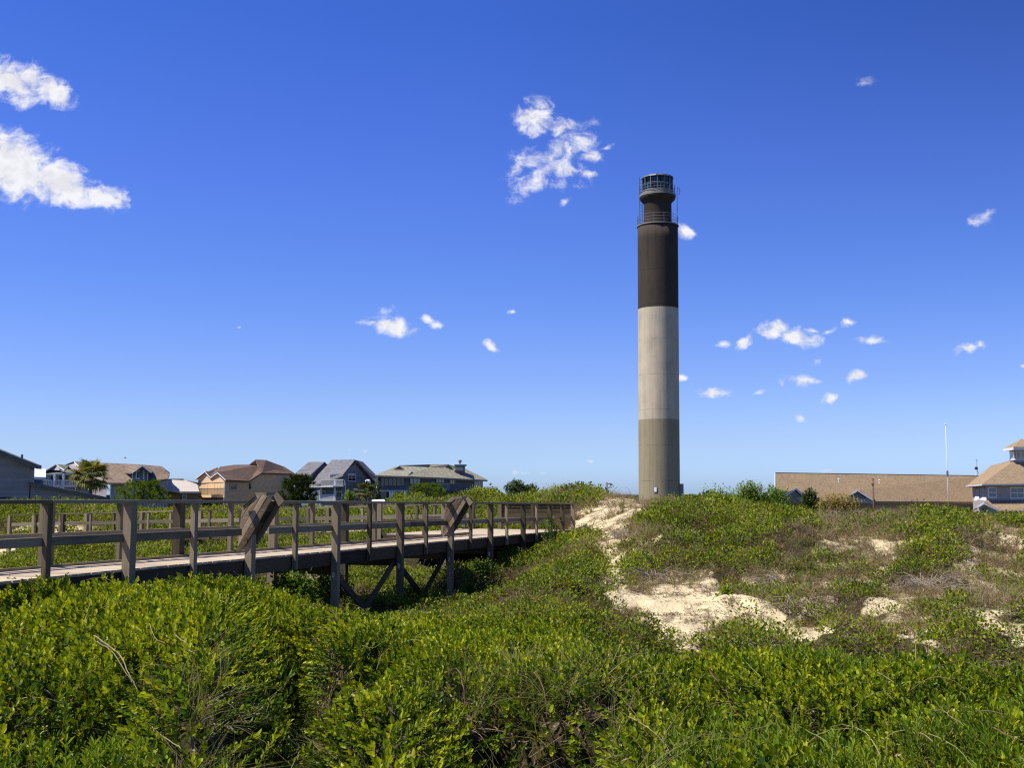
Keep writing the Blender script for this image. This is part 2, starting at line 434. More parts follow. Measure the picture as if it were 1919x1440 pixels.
# lumps and hollows: photo px column, distance, radius across, radius along, height
LUMPS = [
 (170, 35, 1.7, 4, .95), (110, 30, 1.5, 3, .55), (420, 38, 1.5, 2.5, .55), (300, 42, 1.5, 3, .5), (300, 12, 1.3, 1.6, .10), (610, 11.5, .5, 1.5, .08),
 (720, 10.5, 1.0, 1.5, .13), (700, 14, 1.4, 1.2, .07),
 (1050, 11.5, 1.2, 1.4, .16), (1160, 13, .9, 1.2, .12), (1230, 11, .35, 1.6, -.22), (1330, 12.5, .9, 1.2, .14), (1500, 13, 1.3, 1.2, .20),
 (1490, 8.5, .4, .5, -.3), (1600, 10.5, .9, .9, .12), (1760, 11, .9, 1.0, .12), (1700, 13.4, .4, .5, -.2), (1880, 9.0, .9, 1.0, .10), (1850, 12.6, .4, .6, -.2),
 (1640, 11.8, .25, .6, -.15), (1380, 9.5, .5, .5, -.2), (235, 8.4, .5, .5, -.5), (330, 7.6, .4, .4, -.2), (120, 9, .6, .8, .08), (60, 13, .8, .9, .1),
 (640, 17, 1.2, 1, -.1), (820, 17, 1.4, 1, -.12), (90, 10.5, .35, .6, -.15), (640, 8.0, .5, .5, -.2),
 # mid ground bushes and dune bumps
 (1090, 27, 1.2, 1.6, .45), (1030, 24, 1.3, 1.5, .35), (1110, 33, 1.1, 1.6, .3), (1040, 36, 1.0, 1.2, .12), (950, 22.5, 1.2, 1.2, .3),
 (1300, 36, 1.4, 2.0, .35), (1305, 32.2, .6, .8, -.95), (1265, 30, .5, .6, -.5), (1440, 33, .5, .7, -.5), (1120, 29.5, .4, .8, -.6), (1075, 24.8, .5, .6, -.5), (1790, 32, .6, .7, -.6), (1700, 34, .5, .7, -.5), (1420, 38, 1.3, 2.0, .3), (1500, 30, 1.3, 1.5, .35), (1500, 27.2, .8, .7, -.3), (1730, 30, 1.6, 2, .35),
 (1720, 38, 1.5, 2, .3), (1860, 31, 1.2, 1.8, .3), (1640, 26, 1.3, 1.1, .25), (1700, 23, 1.6, 1.2, .25), (1850, 21, 1.5, 1.2, .25), (1360, 23.6, .5, 1.0, .25),
 (1240, 30, 1.2, 1.6, .3), (1200, 33, 1.0, 1.5, .25), (905, 61, 1.8, 2, .45), (1060, 61, 2.0, 2.5, .35), (945, 62, 1.2, 2, .15), (1010, 60, 2.2, 2, -.15),
 (160, 60, 2.5, 3, .3), (60, 52, 2.5, 3, .3), (350, 31, 1.5, 2, .3), (560, 36, 2, 2.5, .45), (660, 38, 1.5, 2, .45)]

# cover classes, drawn on the photo and read at each ground point
SAND = [
 [(1068,1000),(1078,972),(1100,955),(1132,934),(1170,928),(1240,940),(1222,960),(1192,982),(1172,1010),(1158,1032),(1166,1060),(1176,1090),(1140,1080),(1132,1040),(1118,1010),(1095,1000)],
 [(1160,1125),(1212,1108),(1258,1094),(1330,1090),(1352,1104),(1372,1118),(1390,1165),(1330,1205),(1275,1210),(1225,1185),(1178,1150)],
 [(1385,1120),(1440,1122),(1480,1160),(1545,1180),(1560,1196),(1480,1200),(1400,1175)],
 [(1812,968),(1850,980),(1925,995),(1925,1028),(1866,1012),(1830,995)],
 [(1625,1010),(1665,1012),(1672,1028),(1635,1030)], [(1555,1058),(1580,1062),(1576,1078),(1555,1072)],
 [(1535,955),(1580,950),(1590,975),(1545,985)],
 [(1840,1155),(1880,1160),(1925,1180),(1925,1215),(1880,1195)], [(1690,1182),(1750,1192),(1745,1206),(1690,1200)],
 [(-20,1015),(25,1025),(22,1058),(-20,1062)], [(598,950),(740,950),(745,972),(598,972)], [(20,990),(180,985),(180,1000),(20,1004)],
 [(1130,1078),(1165,1085),(1180,1125),(1155,1128),(1138,1100)], [(535,1075),(600,1075),(600,1092),(535,1092)], [(1610,1125),(1680,1130),(1690,1150),(1620,1145)]]
DRY = [
 [(1530,945),(1620,945),(1720,955),(1712,1010),(1690,1060),(1640,1100),(1560,1100),(1530,1020)],
 [(1170,1080),(1260,1070),(1340,1068),(1350,1098),(1250,1100),(1180,1118)],
 [(1390,1075),(1480,1050),(1560,1075),(1560,1140),(1500,1160),(1440,1125),(1380,1115)],
 [(1640,1090),(1780,1080),(1800,1130),(1770,1150),(1650,1150)],
 [(1800,1000),(1925,1030),(1925,1170),(1830,1150),(1790,1080)],
 [(1180,935),(1260,930),(1290,945),(1230,965),(1190,950)], [(1050,955),(1130,945),(1140,960),(1080,990)],
 [(1130,990),(1200,985),(1240,1000),(1200,1060),(1165,1040)], [(1560,1170),(1700,1150),(1800,1180),(1760,1200),(1600,1190)], [(1340,1150),(1400,1150),(1400,1190),(1350,1190)]]

_cols = np.array(sorted(PROF)); _t = (_cols - CX) / F
def _profz(Y):
    return np.array([np.interp(Y, [a for a, b in PROF[c]], [b for a, b in PROF[c]]) for c in _cols])

GT = np.concatenate([np.linspace(-1.9, -.62, 40), np.linspace(-.60, .60, 420), np.linspace(.62, 1.9, 40)])
GY = np.concatenate([np.linspace(-30, 4, 36), np.exp(np.linspace(math.log(4.3), math.log(75), 430)), np.exp(np.linspace(math.log(77), math.log(6000), 70))])
def _zbase():
    # smooth in log-distance so no creases show
    rows = []
    for Y in GY:
        w = max(.5, abs(Y) * .045)
        zz = sum(_profz(Y + w * k) * g for k, g in ((-2, .11), (-1, .24), (0, .3), (1, .24), (2, .11)))
        rows.append(zz)
    R = np.array(rows)
    out = np.zeros((len(GY), len(GT)))
    for k, g in ((-2, .11), (-1, .24), (0, .3), (1, .24), (2, .11)):
        tt = GT + k * .012
        for i in range(len(GY)): out[i] += g * np.interp(tt, _t, R[i])
    return out
Zg = _zbase()
def _ss(a, b, v):
    t = np.clip((v - a) / (b - a), 0, 1); return t * t * (3 - 2 * t)
Yg = np.repeat(GY[:, None], len(GT), 1)
Xg = GT[None, :] * np.maximum(Yg, 7.0)
Zg -= (.10 + .17 * _ss(.03, .10, Xg / np.maximum(Yg, 4))) * _ss(11.0, 14.5, Yg) * (1 - _ss(17.5, 19, Yg))
ZB = Zg.copy()
for (px, Y, rx, ry, h) in LUMPS:
    x0 = (px - CX) / F * Y
    Zg += h * np.exp(-(((Xg - x0) / rx) ** 2 + ((Yg - Y) / ry) ** 2))
def domes(x, y, R, seed):
    "rounded canopy heads with sharp creases between them, 0..1"
    gx, gy = np.floor(x / R), np.floor(y / R); best = np.full(x.shape, 9.0); hh = np.zeros(x.shape)
    for i in (-1, 0, 1):
        for j in (-1, 0, 1):
            cx_, cy_ = gx + i, gy + j
            ox = (cx_ + .5 + (_hash(cx_, cy_, seed) - .5) * .8) * R; oy = (cy_ + .5 + (_hash(cx_, cy_, seed + 7) - .5) * .8) * R
            r = R * (.62 + .33 * _hash(cx_, cy_, seed + 13))
            h = np.sqrt(np.maximum(0, 1 - ((x - ox) ** 2 + (y - oy) ** 2) / r ** 2)) * (.6 + .4 * _hash(cx_, cy_, seed + 19))
            hh = np.maximum(hh, h)
    return hh
def sstep(a, b, v):
    t = np.clip((v - a) / (b - a), 0, 1); return t * t * (3 - 2 * t)
def ledges(x, y):
    "steep right side of the left mound and the sunken front of the middle mass"
    px = CX + F * x / np.maximum(y, 4)
    wob = (fbm(x * 1.4, y * 1.4, 77, 3) - .5)
    a = sstep(7.2, 8.6, y) * (1 - sstep(13.0, 15.5, y)) * np.exp(-(np.maximum(0, np.abs(px - 480) - 120) / 70) ** 2)
    z1 = a * (.48 - 1.75 * sstep(418, 476, px + wob * 80) + 1.27 * sstep(550, 650, px + wob * 60))
    b = sstep(740, 830, px + wob * 70) * (1 - sstep(1120, 1190, px + wob * 70))
    yy = y + wob * 1.2
    z2 = b * (-.95 * (1 - sstep(9.6, 9.85, yy)) * sstep(6.9, 8.3, yy) + .22 * np.exp(-((yy - 10.6) / .9) ** 2))
    return z1 + z2
def classify(x, y, z):
    px, py = proj(x, y, z)
    j = fbm(x * 1.7, y * 1.7, 21, 3) - .5; j2 = fbm(x * 1.7, y * 1.7, 31, 3) - .5
    sc = np.clip(26 / y, .3, 2.0) * 42
    qx = px + j * sc * 1.6; qy = py + j2 * sc * .9
    sand = np.zeros(px.shape, bool); dry = np.zeros(px.shape, bool)
    for p in SAND: sand |= inpoly(qx, qy, p)
    for p in DRY: dry |= inpoly(qx, qy, p)
    ok = y > 14
    return px, py, sand & ok, dry & ok & ~sand
_q = classify(Xg.ravel(), np.maximum(Yg.ravel(), 1.0), Zg.ravel() + EZ)
_green = 1.0 - (_q[2] | _q[3]).reshape(Xg.shape)
for _r in range(5):
    for _a in (0, 1): _green = (np.roll(_green, 2, _a) + _green * 2 + np.roll(_green, -2, _a)) / 4
near = np.clip((17.5 - Yg) / 3, 0, 1); far = np.clip((Yg - 15) / 6, 0, 1) * np.clip((90 - Yg) / 20, 0, 1)
Zg += near * ((fbm(Xg * .9, Yg * .9, 3) - .5) * .34 + (fbm(Xg * 2.6, Yg * 2.6, 5, 3) - .5) * .14)
DOME = domes(Xg, Yg, 1.35, 101)
Zg += near * np.clip((Yg - 4) / 3, 0, 1) * ((DOME - .70) * .74 + (domes(Xg, Yg, 2.3, 111) - .68) * .62 + (domes(Xg, Yg, .5, 131) - .62) * .16)
Zg += np.where(Yg < 16, ledges(Xg, Yg), 0)
_d = Zg - ZB
_c = .34 - .16 * _ss(10.5, 13.5, Yg)
Zg = np.where(Yg < 17.5, np.where(_d > 0, ZB + _c * np.tanh(_d / _c), ZB + _d * (1 + .4 * (1 - _ss(14, 17, Yg)))), Zg)
Zg += far * _green * ((domes(Xg, Yg, 2.4, 151) - .64) * .72 + (domes(Xg, Yg, .9, 171) - .62) * .22)
Zg += far * ((fbm(Xg * .35, Yg * .35, 8) - .5) * .55 + (fbm(Xg * 1.3, Yg * 1.3, 9, 3) - .5) * .16)
Zg += (fbm(Xg * .02, Yg * .02, 12) - .5) * 1.2 * np.clip((Yg - 110) / 60, 0, 1)
Zg += EZ

_lgY = GY
def ground_z(x, y):
    x = np.atleast_1d(np.asarray(x, float)); y = np.atleast_1d(np.asarray(y, float))
    t = x / np.maximum(y, 7.0)
    fi = np.interp(y, GY, np.arange(len(GY))); fj = np.interp(t, GT, np.arange(len(GT)))
    i = np.clip(fi.astype(int), 0, len(GY) - 2); j = np.clip(fj.astype(int), 0, len(GT) - 2)
    a = fi - i; b = fj - j
    return (Zg[i, j] * (1 - a) * (1 - b) + Zg[i + 1, j] * a * (1 - b) + Zg[i, j + 1] * (1 - a) * b + Zg[i + 1, j + 1] * a * b)
def gz(x, y): return float(ground_z(x, y)[0])

_px, _py, _sand, _dry = classify(Xg.ravel(), Yg.ravel(), Zg.ravel())
_sm = np.where(_sand, 1.0, np.where(_dry, .55, np.where(Yg.ravel() > 18, .18, .0)))
_sm = np.where(Yg.ravel() > 85, .1, _sm)
_sm = _sm.reshape(Xg.shape)
_k = _sm.copy()
for a in (0, 1):
    _k = (np.roll(_k, 1, a) + _k * 2 + np.roll(_k, -1, a)) / 4
_sm = _k

def mat_ground():
    m, nt, out = newmat('dune_ground')
    p = geo_pos(nt)
    at = nt.nodes.new('ShaderNodeAttribute'); at.attribute_name = 'sand'
    n1 = noise(nt, p, 2.2, 7, .65); n2 = noise(nt, p, 14, 4); n3 = noise(nt, mapping(nt, p, (6, 6, 6)), 6, 3)
    sand = ramp(nt, n1, [(.3, (.50, .40, .23)), (.55, (.64, .535, .32)), (.75, (.70, .60, .38))])
    fleck = ramp(nt, n2, [(.27, (1, 1, 1)), (.36, (0, 0, 0))])
    sand = mixc(nt, mth(nt, 'MULTIPLY', fleck, .75), sand, (.13, .10, .05))
    lit = ramp(nt, n2, [(.3, (.016, .012, .006)), (.5, (.045, .032, .016)), (.7, (.09, .066, .034))])
    moss = ramp(nt, noise(nt, p, 1.1, 4), [(.45, (0, 0, 0)), (.62, (1, 1, 1))])
    lit = mixc(nt, mth(nt, 'MULTIPLY', moss, .5), lit, (.045, .06, .014))
    away = N(nt, 'ShaderNodeMapRange', inp={0: N(nt, 'ShaderNodeVectorMath', operation='LENGTH', inp={0: p}).outputs['Value'], 1: 75.0, 2: 100.0, 3: 0.0, 4: .85}).outputs[0]
    scrub = ramp(nt, noise(nt, p, .25, 8, .7), [(.3, (.03, .045, .01)), (.5, (.07, .09, .022)), (.7, (.14, .13, .05))])
    lit = mixc(nt, away, lit, scrub)
    f = mth(nt, 'ADD', at.outputs['Fac'], mth(nt, 'MULTIPLY', mth(nt, 'SUBTRACT', n1, .5), 1.1))
    f = ramp(nt, f, [(.38, (0, 0, 0)), (.62, (1, 1, 1))])
    c = mixc(nt, f, lit, sand)
    bsdf(nt, out, c, .95, .1, mth(nt, 'ADD', mth(nt, 'MULTIPLY', n1, 1.5), mth(nt, 'MULTIPLY', n2, .5)), .7, .12)
mat_ground()

def build_ground():
    me = bpy.data.meshes.new('ground')
    H, W = Xg.shape
    co = np.stack([Xg, Yg, Zg], -1).reshape(-1, 3)
    idx = np.arange(H * W).reshape(H, W)
    q = np.stack([idx[:-1, :-1], idx[:-1, 1:], idx[1:, 1:], idx[1:, :-1]], -1).reshape(-1, 4)
    me.vertices.add(len(co)); me.vertices.foreach_set('co', co.ravel())
    me.loops.add(q.size); me.loops.foreach_set('vertex_index', q.ravel().astype(np.int32))
    me.polygons.add(len(q)); me.polygons.foreach_set('loop_start', np.arange(0, q.size, 4, dtype=np.int32))
    me.polygons.foreach_set('use_smooth', np.ones(len(q), bool))
    me.update(calc_edges=True); me.validate()
    a = me.attributes.new('sand', 'FLOAT', 'POINT'); a.data.foreach_set('value', _sm.ravel().astype(np.float32))
    me.materials.append(MATS['dune_ground'])
    o = bpy.data.objects.new('ground', me); COL.objects.link(o)
    tag(o, 'rolling sandy dune ground with bare pale sand patches', 'ground', None, 'structure')
build_ground()
# ------------------------------------------------------------------ foliage
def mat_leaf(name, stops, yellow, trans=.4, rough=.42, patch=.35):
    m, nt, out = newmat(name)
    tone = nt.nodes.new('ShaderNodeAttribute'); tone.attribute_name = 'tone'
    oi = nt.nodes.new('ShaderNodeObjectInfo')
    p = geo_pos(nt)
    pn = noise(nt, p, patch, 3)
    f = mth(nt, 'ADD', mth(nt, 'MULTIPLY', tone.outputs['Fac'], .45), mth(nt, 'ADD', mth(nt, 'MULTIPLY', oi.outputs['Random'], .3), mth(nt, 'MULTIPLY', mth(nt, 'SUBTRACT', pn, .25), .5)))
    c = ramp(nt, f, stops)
    old = mth(nt, 'GREATER_THAN', tone.outputs['Fac'], .985)
    c = mixc(nt, old, c, yellow)
    b = nt.nodes.new('ShaderNodeBsdfPrincipled')
    nt.links.new(c, b.inputs['Base Color']); b.inputs['Roughness'].default_value = rough; b.inputs['Specular IOR Level'].default_value = .18
    t = nt.nodes.new('ShaderNodeBsdfTranslucent')
    tcx = mixc(nt, 1.0, c, (1.5, 1.3, .45), 'MULTIPLY'); nt.links.new(tcx, t.inputs[0])
    mx = nt.nodes.new('ShaderNodeMixShader'); mx.inputs[0].default_value = trans
    nt.links.new(b.outputs[0], mx.inputs[1]); nt.links.new(t.outputs[0], mx.inputs[2]); nt.links.new(mx.outputs[0], out.inputs[0])
    return m
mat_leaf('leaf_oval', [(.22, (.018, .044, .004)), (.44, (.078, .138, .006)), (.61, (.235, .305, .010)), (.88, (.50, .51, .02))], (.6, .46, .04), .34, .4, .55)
mat_leaf('leaf_narrow', [(.15, (.05, .11, .008)), (.5, (.15, .24, .018)), (.9, (.32, .40, .035))], (.5, .42, .06))
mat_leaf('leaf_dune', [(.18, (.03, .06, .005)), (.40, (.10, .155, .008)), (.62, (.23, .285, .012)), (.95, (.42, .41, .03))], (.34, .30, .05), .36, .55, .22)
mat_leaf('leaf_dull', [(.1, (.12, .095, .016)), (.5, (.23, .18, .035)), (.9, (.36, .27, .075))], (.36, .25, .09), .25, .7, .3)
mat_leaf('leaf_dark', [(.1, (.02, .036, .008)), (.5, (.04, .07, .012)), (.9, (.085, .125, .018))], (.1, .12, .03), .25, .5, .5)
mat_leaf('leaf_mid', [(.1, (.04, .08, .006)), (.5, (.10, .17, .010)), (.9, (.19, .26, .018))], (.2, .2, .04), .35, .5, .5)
mat_leaf('grass_blade', [(.1, (.10, .13, .03)), (.5, (.2, .215, .06)), (.9, (.34, .32, .12))], (.42, .34, .18), .35, .5, .6)
mat_leaf('straw', [(.1, (.16, .115, .05)), (.5, (.32, .245, .115)), (.9, (.48, .39, .23))], (.4, .34, .22), .15, .8, .5)
mat_leaf('palm_leaf', [(.1, (.06, .075, .012)), (.5, (.14, .15, .03)), (.9, (.28, .25, .07))], (.4, .3, .1), .25, .6, .6)
mat_leaf('twig', [(.1, (.09, .06, .032)), (.5, (.19, .135, .08)), (.9, (.37, .29, .19))], (.3, .26, .2), .0, .8, .5)
mat_plain('dead_stem', (.30, .245, .185), .9, .1, .45, 14)
mat_plain('bark', (.09, .07, .05), .9, .1, .4, 20)
mat_plain('vine_brown', (.16, .085, .05), .7, .3, .4, 25)
mat_plain('vine_pale', (.27, .21, .115), .7, .3, .3, 25)
mat_plain('vine_green', (.2, .22, .05), .6, .3, .3, 25)

class LB:
    "leaf/blade mesh builder with per-face tone"
    def __init__(s): s.v = []; s.f = []; s.t = []; s.m = []
    def leaf(s, base, d, up, L, W, fold=.25, tone=None, mi=0, curl=.15, pts=2):
        base = Vector(base); d = Vector(d).normalized(); up = Vector(up)
        side = d.cross(up)
        if side.length < 1e-3: side = d.cross(Vector((1, 0, 0)))
        side.normalize(); nn = side.cross(d).normalized()
        o = len(s.v); t = random.random() if tone is None else tone
        m1 = base + d * L * .36 + nn * (-fold * W * .0); m2 = base + d * L * .74 - nn * curl * L * .3
        tip = base + d * L - nn * curl * L
        if pts == 2:
            s.v += [base, m1 + side * W * .5 + nn * fold * W, m2 + side * W * .42 + nn * fold * W, tip, m2 - side * W * .42 + nn * fold * W, m1 - side * W * .5 + nn * fold * W]
            s.f += [(o, o + 1, o + 2, o + 3), (o, o + 3, o + 4, o + 5)]; s.t += [t, t]; s.m += [mi, mi]
        else:
            mm = base + d * L * .5
            s.v += [base, mm + side * W * .5, tip, mm - side * W * .5]; s.f += [(o, o + 1, o + 2, o + 3)]; s.t += [t]; s.m += [mi]
    def blade(s, pts, w, tone=None, mi=0, side=None):
        t = random.random() if tone is None else tone
        o = len(s.v); n = len(pts)
        for i, p in enumerate(pts):
            d = (pts[min(i + 1, n - 1)] - pts[max(i - 1, 0)]).normalized()
            sd = side if side is not None else d.cross(Vector((.3, .9, .1)))
            sd = sd.normalized()
            ww = w * (1 - .85 * (i / (n - 1)) ** 1.5)
            s.v += [p - sd * ww / 2, p + sd * ww / 2]
        for i in range(n - 1):
            s.f.append((o + 2 * i, o + 2 * i + 1, o + 2 * i + 3, o + 2 * i + 2)); s.t.append(t); s.m.append(mi)
    def stem(s, pts, r, mi=1, tone=.4):
        o = len(s.v); n = len(pts)
        for i, p in enumerate(pts):
            d = (pts[min(i + 1, n - 1)] - pts[max(i - 1, 0)]).normalized()
            a = d.cross(Vector((.31, .87, .2))).normalized(); b = d.cross(a); rr = r * (1 - .6 * i / (n - 1))
            for k in range(3):
                q = 2 * math.pi * k / 3
                s.v.append(p + (a * math.cos(q) + b * math.sin(q)) * rr)
        for i in range(n - 1):
            for k in range(3):
                s.f.append((o + 3 * i + k, o + 3 * i + (k + 1) % 3, o + 3 * i + 3 + (k + 1) % 3, o + 3 * i + 3 + k)); s.t.append(tone); s.m.append(mi)
    def mesh(s, name, mats):
        me = bpy.data.meshes.new(name)
        me.from_pydata([tuple(q) for q in s.v], [], s.f)
        a = me.attributes.new('tone', 'FLOAT', 'FACE'); a.data.foreach_set('value', np.array(s.t, np.float32))
        for m in mats: me.materials.append(MATS[m])
        me.polygons.foreach_set('material_index', np.array(s.m, np.int32))
        me.update(); return me
    def build(s, name, mats, parent=None):
        org = ABS[parent.name] if parent is not None else Vector((0, 0, 0))
        s.v = [Vector(q) - org for q in s.v]
        o = bpy.data.objects.new(name, s.mesh(name, mats)); COL.objects.link(o)
        if parent is not None: o.parent = parent
        ABS[o.name] = org
        return o

def rdir(spread):
    a = random.uniform(0, 2 * math.pi)
    return Vector((math.cos(a) * spread, math.sin(a) * spread, 1)).normalized()

def oval_sprig(n=13, L=.21, leafL=.049, leafW=.028, mats=('leaf_oval', 'twig')):
    b = LB(); lean = rdir(random.uniform(.1, .5))
    pts = [Vector((0, 0, -.05)) + lean * (L + .05) * i / 4 + Vector((random.uniform(-.01, .01), random.uniform(-.01, .01), 0)) for i in range(5)]
    b.stem(pts, .003)
    ang = random.random() * 6
    for i in range(n):
        h = .15 + .85 * i / (n - 1); p = pts[0].lerp(pts[-1], h); ang += 2.4
        tilt = random.uniform(.35, 1.15) * (1.1 - .5 * h)
        d = Vector((math.cos(ang) * math.sin(tilt), math.sin(ang) * math.sin(tilt), math.cos(tilt)))
        d = (d + Vector((-.22, -.12, .1))).normalized()
        up = Vector((-math.cos(ang) * .6, -math.sin(ang) * .6, .7))
        k = random.uniform(.7, 1.15)
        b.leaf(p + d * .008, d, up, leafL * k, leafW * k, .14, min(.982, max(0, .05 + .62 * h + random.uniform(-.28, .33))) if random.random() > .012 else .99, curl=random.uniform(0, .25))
    return b.mesh('oval_sprig', mats)

def narrow_sprig():
    b = LB(); lean = rdir(random.uniform(.05, .3)); L = .26
    pts = [Vector((0, 0, -.06)) + lean * (L + .06) * i / 4 for i in range(5)]
    b.stem(pts, .003)
    ang = random.random() * 6
    for i in range(22):
        h = .1 + .9 * i / 21; p = pts[0].lerp(pts[-1], h); ang += 2.4
        tilt = random.uniform(.4, .9) * (1.25 - .75 * h)
        d = Vector((math.cos(ang) * math.sin(tilt), math.sin(ang) * math.sin(tilt), math.cos(tilt)))
        k = random.uniform(.7, 1.1)
        b.leaf(p, d, Vector((0, 0, 1)) - d * .5, .065 * k, .013 * k, .2, curl=.2)
    return b.mesh('narrow_sprig', ('leaf_narrow', 'twig'))

def bush_clump(n=34, R=.28, H=.30, leafL=.07, leafW=.04, mats=('leaf_dune', 'twig'), tw=3):
    "small dome of leaves with a few bare twigs"
    b = LB()
    for i in range(n):
        a = random.uniform(0, 6.283); r = R * math.sqrt(random.random()); h = H * (1 - (r / R) ** 2) * random.uniform(.35, 1.05)
        p = Vector((r * math.cos(a), r * math.sin(a), h - .03))
        d = Vector((math.cos(a) * r / R + random.uniform(-.6, .6) - .2, math.sin(a) * r / R + random.uniform(-.6, .6) - .1, random.uniform(.3, 1.2))).normalized()
        k = random.uniform(.7, 1.2)
        b.leaf(p, d, Vector((-.4, -.3, 1)), leafL * k, leafW * k, .12, curl=random.uniform(0, .3))
    for i in range(tw):
        d = rdir(random.uniform(.4, 1.2)); L = random.uniform(.25, .4)
        bend = Vector((random.uniform(-.1, .1), random.uniform(-.1, .1), -.04))
        b.stem([Vector((0, 0, -.05)), d * L * .5, d * L + bend], .0035, 1, random.random())
    return b.mesh('bush_clump', mats)

def grass_tuft(n=16, L=.42, w=.006, mat='grass_blade', flop=.5):
    b = LB()
    for i in range(n):
        a = random.uniform(0, 6.283); l = L * random.uniform(.5, 1.15); s = random.uniform(.1, flop)
        o = Vector((random.uniform(-.04, .04), random.uniform(-.04, .04), -.03)); d = Vector((math.cos(a), math.sin(a), 0))
        pts = []
        for k in range(6):
            t = k / 5
            pts.append(o + d * l * s * t ** 1.8 * 1.4 + Vector((0, 0, l * (t - .45 * s * t ** 2.6))))
        b.blade(pts, w * random.uniform(.7, 1.3))
    return b.mesh('grass_tuft', (mat,))

def twig_tangle(n=16, R=.35):
    b = LB()
    for i in range(n):
        a = random.uniform(0, 6.283); l = random.uniform(.25, .6)
        o = Vector((random.uniform(-R, R) * .5, random.uniform(-R, R) * .5, -.03)); d = Vector((math.cos(a), math.sin(a), 0))
        up = random.uniform(.3, .9); pts = []
        for k in range(5):
            t = k / 4
            pts.append(o + d * l * t * (1.1 - up * .6) + Vector((random.uniform(-.03, .03), random.uniform(-.03, .03), l * up * (t - .75 * t * t) * 1.5)))
        b.stem(pts, random.uniform(.003, .006), 0, random.random())
    for i in range(8):
        p = Vector((random.uniform(-R, R), random.uniform(-R, R), random.uniform(0, .15)))
        b.leaf(p, rdir(1.2), Vector((0, 0, 1)), .04, .018, .1, mi=1)
    return b.mesh('twig_tangle', ('twig', 'leaf_dull'))

_GN = {}
def scatter(name, meshes, xyz, rotz, scl, label, cat, tilt=None, kind='stuff', parent=None, mats=None):
    "one object: many small plants of a few forms standing on the points"
    n = len(xyz)
    col = bpy.data.collections.new(name + '_forms')
    for m in meshes:
        col.objects.link(bpy.data.objects.new(m.name, m))
    me = bpy.data.meshes.new(name)
    me.vertices.add(n); me.vertices.foreach_set('co', np.asarray(xyz, np.float32).ravel())
    rot = np.zeros((n, 3), np.float32)
    if tilt is not None and tilt.shape[1] == 3: rot[:] = tilt
    else:
        if tilt is not None: rot[:, :2] = tilt
        rot[:, 2] = rotz
    a = me.attributes.new('rot', 'FLOAT_VECTOR', 'POINT'); a.data.foreach_set('vector', rot.ravel())
    a = me.attributes.new('scl', 'FLOAT', 'POINT'); a.data.foreach_set('value', np.asarray(scl, np.float32))
    a = me.attributes.new('vid', 'INT', 'POINT'); a.data.foreach_set('value', RNG.integers(0, len(meshes), n).astype(np.int32))
    me.update()
    for m in meshes[0].materials: me.materials.append(m)
    ng = bpy.data.node_groups.new(name, 'GeometryNodeTree')
    ng.interface.new_socket('Geometry', in_out='INPUT', socket_type='NodeSocketGeometry')
    ng.interface.new_socket('Geometry', in_out='OUTPUT', socket_type='NodeSocketGeometry')
    nn = ng.nodes; gi = nn.new('NodeGroupInput'); go = nn.new('NodeGroupOutput')
    ip = nn.new('GeometryNodeInstanceOnPoints'); ci = nn.new('GeometryNodeCollectionInfo')
    ci.inputs['Collection'].default_value = col; ci.inputs['Separate Children'].default_value = True; ci.inputs['Reset Children'].default_value = True
    def attr(nm, typ):
        x = nn.new('GeometryNodeInputNamedAttribute'); x.data_type = typ; x.inputs['Name'].default_value = nm
        return [o for o in x.outputs if o.enabled and o.name == 'Attribute'][0]
    L = ng.links
    L.new(gi.outputs[0], ip.inputs['Points']); L.new(ci.outputs[0], ip.inputs['Instance'])
    ip.inputs['Pick Instance'].default_value = True
    L.new(attr('vid', 'INT'), ip.inputs['Instance Index'])
    L.new(attr('rot', 'FLOAT_VECTOR'), ip.inputs['Rotation']); L.new(attr('scl', 'FLOAT'), ip.inputs['Scale'])
    L.new(ip.outputs[0], go.inputs[0])
    o = bpy.data.objects.new(name, me); COL.objects.link(o)
    md = o.modifiers.new('plants', 'NODES'); md.node_group = ng
    tag(o, label, cat, None, kind)
    return o

def slope_rot(x, y, k, spin, jit):
    "euler angles that lean each plant along the canopy's own slope"
    e = .10
    gx = (ground_z(x + e, y) - ground_z(x - e, y)) / (2 * e); gy_ = (ground_z(x, y + e) - ground_z(x, y - e)) / (2 * e)
    nx, ny = -gx * k + RNG.normal(0, jit, len(x)), -gy_ * k + RNG.normal(0, jit, len(x))
    out = np.zeros((len(x), 3))
    for i in range(len(x)):
        n = Vector((nx[i], ny[i], 1.0)).normalized()
        q = Vector((0, 0, 1)).rotation_difference(n) @ Matrix.Rotation(spin[i], 3, 'Z').to_quaternion()
        e3 = q.to_euler('XYZ'); out[i] = (e3.x, e3.y, e3.z)
    return out

def sample(y0, y1, dens, tmax=.58):
    "random ground points between two distances, uniform per square metre"
    area = tmax * (y1 * y1 - y0 * y0)
    n = int(area * dens)
    y = np.sqrt(RNG.random(n) * (y1 * y1 - y0 * y0) + y0 * y0)
    t = (RNG.random(n) * 2 - 1) * tmax
    x = t * np.maximum(y, 7.0)
    return x, y

